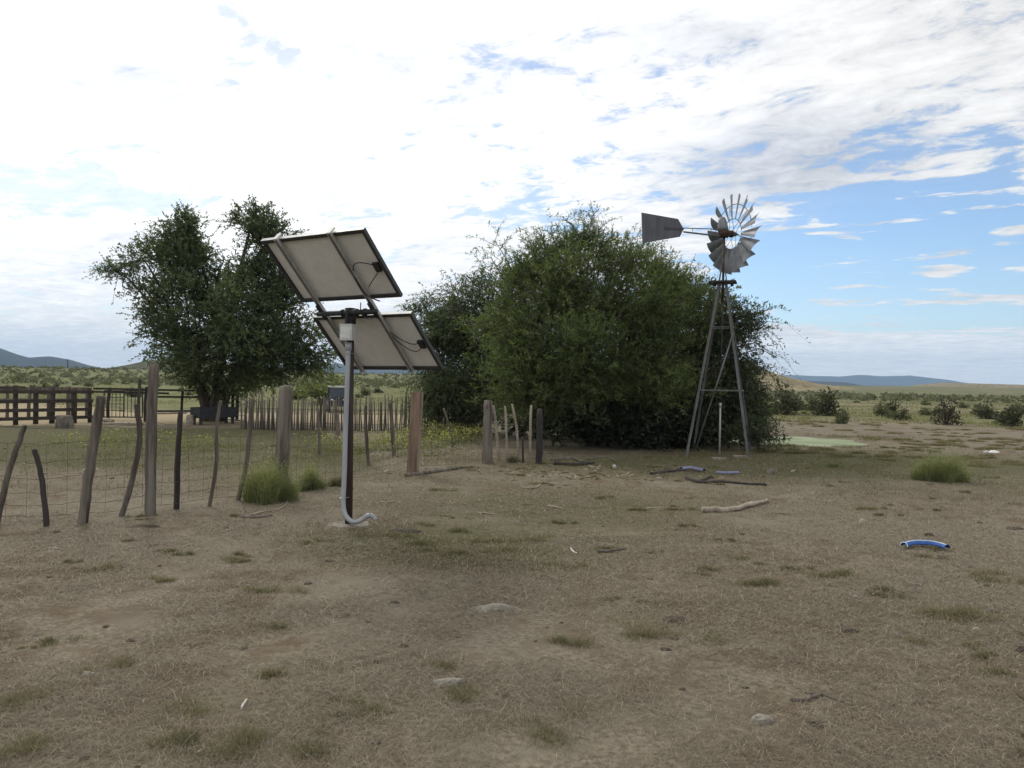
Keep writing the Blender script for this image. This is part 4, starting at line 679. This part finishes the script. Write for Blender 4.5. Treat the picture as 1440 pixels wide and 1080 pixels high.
# ---------------------------------------------------------------- stake fence
a = G(340, 604); b_ = G(640, 607); e = empty('stake_fence', ((a[0] + b_[0]) / 2, (a[1] + b_[1]) / 2, 0), 'fence of many slim upright stakes between the dark tree and the mesquite', 'fence'); ns = 96
for i in range(ns):
    t = (i + RNG.uniform(-.18, .18)) / (ns - 1); g = a * (1 - t) + b_ * t; z = hz(g[0], g[1]); hh = RNG.uniform(.88, 1.2) + (.12 if i % 9 == 0 else 0); lx = RNG.normal(0, .025); mb = MB(); r_ = RNG.uniform(.018, .032) * (1.6 if i % 9 == 0 else 1)
    mb.tube([(g[0], g[1], z - .08), (g[0] + lx * .5 + RNG.normal(0, .012), g[1], z + hh * .5), (g[0] + lx, g[1], z + hh)], [r_, r_ * .95, r_ * .7], 6, tint=RNG.uniform(.3, .8)); mb.build('stake', M['post'], e, smooth=True)
mb = MB()
for h_ in (.25, .7): mb.tube([a + [0, -.04, h_], (a + b_) / 2 + [0, -.04, h_ - .03], b_ + [0, -.04, h_]], .006, 5)
mb.build('tie_wire', M['wire'], e)
# ---------------------------------------------------------------- utility vehicle
def vehicle():
    d = 55.0; g = P(474, 580, d); x0, y0 = g[0], d; z0 = hz(x0, y0); s = 1.0
    e = empty('utility_vehicle', (x0, y0, z0), 'small dark open-sided utility vehicle parked beyond the stake fence', 'vehicle')
    dx = np.array([.97, .26, 0]); dy = np.array([-.26, .97, 0]); Zs = np.array([0, 0, 1.]); ax3 = (dx, dy, Zs); o = np.array([x0, y0, z0])
    def q(a, b_, c_): return o + dx * a + dy * b_ + Zs * c_
    b1 = MB(); b1.box(q(0, .1, .62), (.68, 1.35, .2), ax3); b1.box(q(0, -1.0, .92), (.6, .38, .12), ax3); b1.box(q(0, -1.36, .8), (.55, .02, .14), ax3, .2); b1.box(q(0, 1.0, .98), (.66, .5, .14), ax3); b1.box(q(0, .25, 1.0), (.6, .22, .2), ax3, .2); b1.box(q(0, -1.4, .5), (.5, .03, .08), ax3, .9); b1.build('body', M['paint'], e)
    rf = MB(); rf.box(q(0, 0, 1.82), (.66, .78, .035), ax3); rf.box(q(0, -.74, 1.79), (.62, .05, .04), ax3); rf.build('roof', M['box'], e)
    for sx in (-1, 1):
        for sy in (-1, 1): c_ = MB(); c_.tube([q(.6 * sx, .72 * sy, .8), q(.6 * sx, .62 * sy, 1.8)], .03, 8); c_.build('roof_post', M['black'], e)
        w_ = MB(); w_.box(q(.42 * sx, -1.395, .9), (.1, .015, .05), ax3); w_.build('headlight', M['lens'], e)
        for sy in (-1, 1):
            wl_ = MB(); c0 = q(.62 * sx, .95 * sy, .33); wl_.tube([c0 - dx * .13, c0 - dx * .1, c0 + dx * .1, c0 + dx * .13], [.28, .33, .33, .28], 18); t_ = wl_.build('wheel', M['black'], e, smooth=False); r_ = MB(); r_.tube([c0 - dx * .137, c0 + dx * .137], .16, 14); r_.build('rim', M['galv'], t_)
    gl = MB(); gl.bar(q(0, -.72, .98), q(0, -.66, 1.72), 1.1, .012, up=tuple(dy)); gl.build('windscreen', M['glass'], e)
vehicle()
# utility pole far off
g = P(95, 524, 420); z = hz(g[0], g[1]); mb = MB(); e = empty('utility_pole', (g[0], g[1], z), 'thin lone mast far off before the mountains', 'pole'); h_ = P(95, 505, 420)[2] - z
mb.tube([(g[0], g[1], z - .3), (g[0], g[1], z + h_)], [.28, .2], 8); mb.build('pole', M['darkpost'], e); mb = MB(); mb.bar((g[0] - 1.1, g[1] - .3, z + h_ * .9), (g[0] + 1.1, g[1] - .3, z + h_ * .9), .2, .2); mb.build('crossarm', M['darkpost'], e)
# ---------------------------------------------------------------- things lying on the ground
def gpath(pix, r_, lift=None):
    out = []
    for px, py in pix: g = G(px, py); g[2] = hz(g[0], g[1]) + (r_ * .7 if lift is None else lift); out.append(g)
    return smooth_path(out, 1)
def stick(pix, r_, m, label, name='stick', cat='stick', group=None, taper=.5, fork=None):
    p_ = gpath(pix, r_); p_[1:-1] += RNG.normal(0, r_ * .16, (len(p_) - 2, 3)); mb = MB(); rad = r_ * np.linspace(1, taper, len(p_)) * (1 + .07 * RNG.normal(0, 1, len(p_))); mb.tube(p_, rad, 8, jag=.25)
    for fk in fork or (): mb.tube(gpath(fk, r_), r_ * np.linspace(.7, .3, len(gpath(fk, r_))), 6)
    return tag(mb.build(name, m, origin=p_[0], smooth=True), label, cat, group)
stick([(988, 719), (1010, 719), (1035, 717), (1050, 713), (1062, 712), (1079, 705)], .047, M['pale'], 'thick bleached crooked branch on the bare ground below the windmill', 'fallen_branch', 'branch', fork=[[(1050, 713), (1060, 708)]])
stick([(966, 673), (985, 680), (1010, 678), (1045, 681), (1078, 684)], .036, M['darkpost'], 'long dark rotten branch between the bleached branch and windmill', 'fallen_branch', 'branch', fork=[[(985, 678), (1000, 671), (1003, 673)]])
stick([(1112, 990), (1134, 989), (1152, 979), (1168, 983), (1186, 991)], .012, M['post'], 'bent grey twig with a kink on the nearest bare ground', fork=[[(1150, 980), (1132, 977)]])
stick([(570, 670), (600, 666), (634, 660), (662, 657)], .04, M['post'], 'long weathered plank lying at the foot of the reddish post', 'ground_plank', 'plank')
stick([(915, 667), (935, 664), (965, 662)], .03, M['darkpost'], 'dark broken stick next to the faded blue pipe piece')
stick([(945, 662), (960, 658), (972, 659)], .022, M['post'], 'thin grey stick touching the faded blue pipe piece')
stick([(780, 653), (810, 655), (835, 652)], .05, M['darkpost'], 'dark log in the shade at the edge of the biggest tree', 'log', 'log')
stick([(828, 648), (850, 643), (866, 650)], .03, M['post'], 'arched grey branch beside the dark shaded log', 'fallen_branch', 'branch')
stick([(775, 648), (800, 646), (822, 650)], .03, M['post'], 'weathered branch lying behind the dark shaded log', 'fallen_branch', 'branch')
stick([(840, 775), (860, 774), (880, 771)], .018, M['post'], 'flat grey stick beside the pale curved bone')
stick([(803, 770), (805, 776), (812, 778)], .009, M['white'], 'pale curved bone on the ground beside the flat grey stick', 'bone', 'bone', taper=.8)
stick([(770, 712), (782, 713), (793, 715)], .016, M['pale'], 'short pale stick on bare soil below the biggest tree')
stick([(672, 722), (685, 723), (697, 724)], .014, M['pale'], 'short pale stick on the soil past the white conduit end')
stick([(735, 688), (748, 689), (757, 686), (759, 683)], .018, M['pale'], 'small hooked pale stick below the pale fence stays')
stick([(345, 727), (370, 720), (385, 717)], .011, M['pale'], 'thin pale stick before the largest bunchgrass clump')
stick([(388, 718), (400, 712), (405, 703)], .009, M['pale'], 'thin curved twig rising beside the largest bunchgrass clump')
stick([(340, 729), (365, 728), (383, 725)], .016, M['post'], 'straight grey stick on the soil before the largest bunchgrass clump')
stick([(535, 707), (548, 708), (556, 707)], .016, M['pale'], 'pale wood chip beside the solar pole footing', 'wood_chip', 'wood chip')
stick([(1085, 722), (1100, 724), (1112, 725)], .012, M['post'], 'thin grey stick past the tip of the bleached branch')
stick([(340, 996), (343, 990), (347, 984)], .0075, M['white'], 'small white bone fragment on the nearest grassy soil', 'bone', 'bone', taper=.9)
stick([(275, 1058), (280, 1055), (286, 1052)], .006, M['pale'], 'small pale chip on the nearest grassy soil', 'wood_chip', 'wood chip', taper=.8)
stick([(1258, 830), (1266, 832), (1273, 834)], .009, M['pale'], 'pale splinter lying below the bright blue pipe', 'wood_chip', 'wood chip')
stick([(905, 714), (925, 712), (945, 714), (965, 713)], .012, M['pale'], 'scrap of pale bark on soil before the dark rotten branch', 'bark_scrap', 'bark')
# blue pipes
def half_pipe(pix, r_, m, edge, label):
    p_ = gpath(pix, r_, .03); e = empty('cut_pipe', p_[0], label, 'pipe'); n_ = len(p_); tan = np.gradient(p_, axis=0); tan = unit(tan); sd = unit(np.cross(tan, np.array([0, 0, 1.]))); vs = []; na = 9
    for lay in (r_, r_ * .86):
        for i in range(n_):
            for j in range(na): t = math.pi * (j / (na - 1)) * 1.1 - .15; vs.append(p_[i] + sd[i] * math.cos(t) * lay + np.array([0, 0, 1]) * (math.sin(t) * lay))
    f = []; o2 = n_ * na
    for i in range(n_ - 1):
        for j in range(na - 1): a_ = i * na + j; f += [(a_, a_ + 1, a_ + na + 1, a_ + na), (o2 + a_, o2 + a_ + na, o2 + a_ + na + 1, o2 + a_ + 1)]
        for j in (0, na - 1): a_ = i * na + j; f.append((a_, a_ + na, o2 + a_ + na, o2 + a_))
    mb = MB(); mb.add(vs, f); mb.build('pipe_wall', m, e, smooth=True)
    if edge is not None:
        ed = MB(); ed.tube([vs[i * na + na // 2 - 1] + np.array([0, 0, .002]) for i in range(n_)], r_ * .16, 6); ed.tube([vs[j] for j in range(na)], r_ * .13, 6); ed.build('bright_edge', edge, e)
half_pipe([(1271, 771), (1280, 768), (1300, 768), (1318, 770), (1332, 774)], .036, M['blue'], M['bluewhite'], 'bright blue curved length of split pipe on the bare ground')
half_pipe([(958, 661), (972, 660), (990, 664)], .042, M['pblue'], None, 'faded blue pipe piece on the grass before the windmill')
half_pipe([(1008, 667), (1022, 668), (1038, 667)], .036, M['pblue'], None, 'paler blue pipe piece below the windmill leg')
# stones, clods, rubbish
for i, (px, py, w, d_, h, m_, l_) in enumerate([(632, 962, .11, .06, .03, 'stone', 'flat grey stone sunk in soil beside a grass tuft near the camera'), (700, 856, .17, .07, .035, 'stone', 'broad crumbled grey stone patch in the middle of the bare ground'), (1072, 1018, .065, .04, .035, 'stone', 'grey stone lying below the bent grey twig'), (950, 874, .085, .06, .035, 'dung', 'dark dung pat on bare ground below the bleached branch'), (1213, 737, .05, .04, .055, 'pale', 'small pale weathered stub standing on the open ground'), (1306, 753, .07, .05, .035, 'dung', 'dark clod just behind the bright blue pipe'), (1322, 782, .06, .035, .025, 'stone', 'pale flat stone just in front of the bright blue pipe'),
                                            (1426, 745, .1, .06, .03, 'dung', 'dark clod on the open ground far past the blue pipe'), (572, 746, .2, .1, .03, 'dung', 'dark spread of dung beside the white conduit end'), (1395, 862, .06, .03, .02, 'stone', 'flat pale stone beside a wide grass tuft'), (1085, 666, .09, .07, .09, 'stone', 'pale lump on the ground past the windmill leg'), (864, 656, .05, .05, .06, 'white', 'white lump of rubbish beside the shaded branches'), (1398, 636, .14, .08, .06, 'white', 'larger scrap of white rubbish on the distant open ground'), (1387, 636, .08, .06, .05, 'white', 'smaller scrap of white rubbish next to the larger scrap'), (130, 661, .16, .1, .05, 'pale', 'pale chunk on the grass behind the crooked fence posts'), (966, 1002, .02, .015, .012, 'stone', 'pebble on the near bare soil above the stone by the twig'), (124, 952, .045, .025, .02, 'stone', 'small pale stone alone on the nearest soil'), (205, 740, .16, .06, .03, 'dung', 'dark clod right under the tallest fence post'), (1440, 915, .06, .05, .04, 'dung', 'dark clod at the far edge of the near soil')]):
    lump({'stone': 'stone', 'dung': 'dung_clod', 'pale': 'wood_stub', 'white': 'rubbish_scrap'}[m_], px, py, w, d_, h, M[m_], l_, {'stone': 'stone', 'dung': 'dung', 'pale': 'wood chunk', 'white': 'rubbish'}[m_], seed=20 + i)
x, y, r = fieldpts(110, 3.4, 18)
for i in range(110):
    if y[i] > 13 and x[i] < -1.5: continue
    s_ = rng.uniform(.008, .026) * (1 + r[i] / 14); lump('clod', (x[i], y[i]), 0, s_ * rng.uniform(1, 1.7), s_, s_ * .5, M['dung'] if rng.random() < .7 else M['stone'], 'small dark clod among many strewn over the bare ground', 'clod', 'clods strewn over the bare ground', seed=300 + i)
# woody chips near the shaded log: loose debris
n = 420; c = G(835, 665); xx = c[0] + rng.normal(0, 1.4, n); yy = c[1] + rng.normal(0, .7, n); p = on_ground(xx, yy) + [0, 0, .01]; d = rng.normal(size=(n, 3)) * [1, 1, .15]; v, q = leaf_quads(p, d, rng.uniform(.05, .22, n), .22, rng); tag(npmesh('twig_litter', v, q, rng.random(n).repeat(4), M['straw']), kind='stuff')
# ---------------------------------------------------------------- haze
mb = MB(); mb.box((0, 0, 240), (11500, 11500, 250)); hzm = bpy.data.materials.new('air'); hzm.use_nodes = True; nt = hzm.node_tree; nt.nodes.remove(nt.nodes['Principled BSDF']); pv = nt.nodes.new('ShaderNodeVolumePrincipled'); pv.inputs['Color'].default_value = (.46, .70, 1, 1); pv.inputs['Density'].default_value = 9.5e-5; pv.inputs['Anisotropy'].default_value = .0
nt.links.new(pv.outputs[0], nt.nodes['Material Output'].inputs['Volume'])
HAZE = True
if HAZE: tag(mb.build('haze', hzm), kind='stuff')
# ---------------------------------------------------------------- light and sky
SUN_AZ, SUN_EL = math.radians(-27), math.radians(40)
sd = Vector((math.sin(SUN_AZ) * math.cos(SUN_EL), math.cos(SUN_AZ) * math.cos(SUN_EL), math.sin(SUN_EL)))
L = bpy.data.lights.new('sun', 'SUN'); L.energy = 1.5; L.angle = math.radians(12); L.color = (1, .95, .87); lo = bpy.data.objects.new('sun', L); COL.objects.link(lo); lo.rotation_euler = sd.to_track_quat('Z', 'Y').to_euler(); lo.location = (0, 0, 30)
W = bpy.data.worlds.new('World'); SC.world = W; W.use_nodes = True; nt = W.node_tree; nt.nodes.clear(); ln = nt.links
def nd(t, **k):
    n = nt.nodes.new(t)
    for a, b_ in k.items(): setattr(n, a, b_)
    return n
def mth(op, *a):
    n = nd('ShaderNodeMath', operation=op)
    for i, q in enumerate(a):
        if isinstance(q, (int, float)): n.inputs[i].default_value = q
        else: ln.new(q, n.inputs[i])
    return n.outputs[0]
sky = nd('ShaderNodeTexSky', sky_type='NISHITA', sun_disc=False, sun_elevation=SUN_EL, sun_rotation=SUN_AZ, altitude=900, air_density=1.0, dust_density=.6, ozone_density=1.6)
tc = nd('ShaderNodeTexCoord'); sx = nd('ShaderNodeSeparateXYZ'); ln.new(tc.outputs['Generated'], sx.inputs[0]); X, Y, Zc = sx.outputs
zz = mth('ADD', mth('MAXIMUM', Zc, 0.0), .07); pxn = mth('DIVIDE', X, zz); pyn = mth('DIVIDE', Y, zz)
ca, sa2 = math.cos(math.radians(-52)), math.sin(math.radians(-52))      # the rows of cloud run towards this bearing
along_ = mth('ADD', mth('MULTIPLY', pxn, sa2), mth('MULTIPLY', pyn, ca)); across = mth('SUBTRACT', mth('MULTIPLY', pxn, ca), mth('MULTIPLY', pyn, sa2))
def cnoise(sa_, sc_, detail, rough, dist, off):
    cv = nd('ShaderNodeCombineXYZ'); ln.new(mth('MULTIPLY_ADD', along_, sa_, off), cv.inputs[0]); ln.new(mth('MULTIPLY_ADD', across, sc_, off * .7), cv.inputs[1]); cv.inputs[2].default_value = off
    n = nd('ShaderNodeTexNoise'); n.inputs['Scale'].default_value = 1; n.inputs['Detail'].default_value = detail; n.inputs['Roughness'].default_value = rough; n.inputs['Distortion'].default_value = dist; ln.new(cv.outputs[0], n.inputs['Vector']); return n.outputs['Fac']
def mr(x, a, b_, c_=0.0, d_=1.0): 
    n = nd('ShaderNodeMapRange', interpolation_type='SMOOTHSTEP'); ln.new(x, n.inputs[0])
    for i, q in enumerate((a, b_, c_, d_)): n.inputs[i + 1].default_value = q
    return n.outputs[0]
az_ = mth('MULTIPLY', mth('ARCTAN2', X, Y), 57.2958); el_ = mth('MULTIPLY', mth('ARCSINE', Zc), 57.2958)
def emask(a0, e0, ra, re, soft0=.5, soft1=1.0, wob=None):
    q = mth('SQRT', mth('ADD', mth('POWER', mth('ABSOLUTE', mth('DIVIDE', mth('SUBTRACT', az_, a0), ra)), 2.0), mth('POWER', mth('ABSOLUTE', mth('DIVIDE', mth('SUBTRACT', el_, e0), re)), 2.0)))
    if wob is not None: q = mth('ADD', q, mth('MULTIPLY', mth('SUBTRACT', wob, .5), 1.0))
    return mr(q, soft0, soft1, 1.0, 0.0)
big = cnoise(.30, .50, 5, .55, .3, 3.1); mid = cnoise(1.9, 2.6, 7, .62, .4, 7.7); rip = cnoise(5.6, 7.4, 6, .68, .4, 1.9); grey = cnoise(.5, 1.0, 5, .55, .4, 12.4)
sv = nd('ShaderNodeCombineXYZ'); ln.new(mth('MULTIPLY', az_, .09), sv.inputs[0]); ln.new(mth('MULTIPLY', el_, .8), sv.inputs[1]); sn = nd('ShaderNodeTexNoise'); sn.inputs['Scale'].default_value = 1; sn.inputs['Detail'].default_value = 6; sn.inputs['Distortion'].default_value = .4; ln.new(sv.outputs[0], sn.inputs['Vector'])
cover = mth('ADD', mth('ADD', mth('MULTIPLY', big, .55), mth('MULTIPLY', mid, .80)), mth('MULTIPLY', rip, .72))       # about .92 on average
clear = emask(29, 8.0, 19, 5.9, .6, 1.1, mid)
lowbank = mth('MULTIPLY', mr(el_, 4.8, 3.0), mr(az_, 2, 9)); bandR = emask(28, 23, 24, 6.0, .1, 1.25); bandR2 = emask(-3, 16, 12, 3.4, .1, 1.2); bandL = emask(-31, 12, 10, 1.6, .1, 1.25, mid)
leftw = mr(az_, 10, -14)
b0 = mth('ADD', cover, mth('MULTIPLY', leftw, .09)); b0 = mth('SUBTRACT', b0, mth('MULTIPLY', clear, .40)); b0 = mth('ADD', b0, mth('MULTIPLY', bandR, .10)); b0 = mth('SUBTRACT', b0, mth('MULTIPLY', bandR2, .07)); b0 = mth('SUBTRACT', b0, mth('MULTIPLY', bandL, .20)); b0 = mth('ADD', b0, mth('MULTIPLY', lowbank, .42)); b0 = mth('ADD', b0, mth('MULTIPLY', mth('MULTIPLY', clear, mr(sn.outputs['Fac'], .48, .66)), .42))
alpha = mth('MAXIMUM', mr(b0, .83, 1.03), mth('ADD', mth('MULTIPLY_ADD', leftw, .40, .04), mth('MULTIPLY', mth('SUBTRACT', 1.0, clear), .16)))
dotn = nd('ShaderNodeVectorMath', operation='DOT_PRODUCT'); ln.new(tc.outputs['Generated'], dotn.inputs[0]); dotn.inputs[1].default_value = sd
glow = mr(dotn.outputs['Value'], .55, 1.0)
gpatch = mth('MAXIMUM', mth('MULTIPLY', emask(19, 15.5, 11, 4.0, .1, 1.2, big), .75), mth('MAXIMUM', mth('MULTIPLY', emask(-26, 19.0, 9, 2.4, .1, 1.3, mid), .45), mth('MULTIPLY', mr(grey, .52, .75), .5)))
bri = mth('ADD', mth('SUBTRACT', mth('MULTIPLY_ADD', glow, .42, .80), mth('MULTIPLY', gpatch, .36)), mth('ADD', mth('MULTIPLY', mth('SUBTRACT', rip, .5), .75), mth('MULTIPLY', mth('SUBTRACT', mid, .5), .5)))
back_d = mr(Y, .35, -.5, 1.0, 1.4); bri = mth('ADD', mth('MULTIPLY', bri, back_d), mth('MULTIPLY', lowbank, .22))
cc_ = nd('ShaderNodeMix', data_type='RGBA'); ln.new(gpatch, cc_.inputs[0]); cc_.inputs[6].default_value = (1, .995, .985, 1); cc_.inputs[7].default_value = (.90, .95, 1.06, 1)
bg1 = nd('ShaderNodeBackground'); hs = nd('ShaderNodeHueSaturation'); hs.inputs['Saturation'].default_value = 1.12; ln.new(sky.outputs[0], hs.inputs['Color']); ln.new(hs.outputs[0], bg1.inputs[0]); bg1.inputs[1].default_value = .13
bg2 = nd('ShaderNodeBackground'); ln.new(cc_.outputs[2], bg2.inputs[0]); ln.new(bri, bg2.inputs[1]); mx = nd('ShaderNodeMixShader'); ln.new(alpha, mx.inputs[0]); ln.new(bg1.outputs[0], mx.inputs[1]); ln.new(bg2.outputs[0], mx.inputs[2])
out = nd('ShaderNodeOutputWorld'); ln.new(mx.outputs[0], out.inputs['Surface'])
W.cycles.sampling_method = 'MANUAL'; W.cycles.sample_map_resolution = 1024
# ---------------------------------------------------------------- camera and render settings
cam = bpy.data.cameras.new('camera'); cam.sensor_width = 36; cam.lens = FPX / 1440 * 36; cam.clip_end = 40000; cam.clip_start = .05; co = bpy.data.objects.new('camera', cam); COL.objects.link(co); co.location = (0, 0, EYE); co.rotation_mode = 'QUATERNION'
from mathutils import Matrix
co.rotation_quaternion = Matrix(((CR[0], CU[0], 0), (0, 0, -1), (CR[2], CU[2], 0))).to_quaternion(); SC.camera = co
SC.view_settings.view_transform = 'Standard'; SC.view_settings.look = 'None'; SC.view_settings.exposure = 0.2; SC.view_settings.gamma = 1
SC.cycles.max_bounces = 6; SC.cycles.transparent_max_bounces = 6; SC.cycles.volume_bounces = 0; SC.cycles.use_denoising = True
for o in bpy.data.objects:
    if '_o' in o: del o['_o']
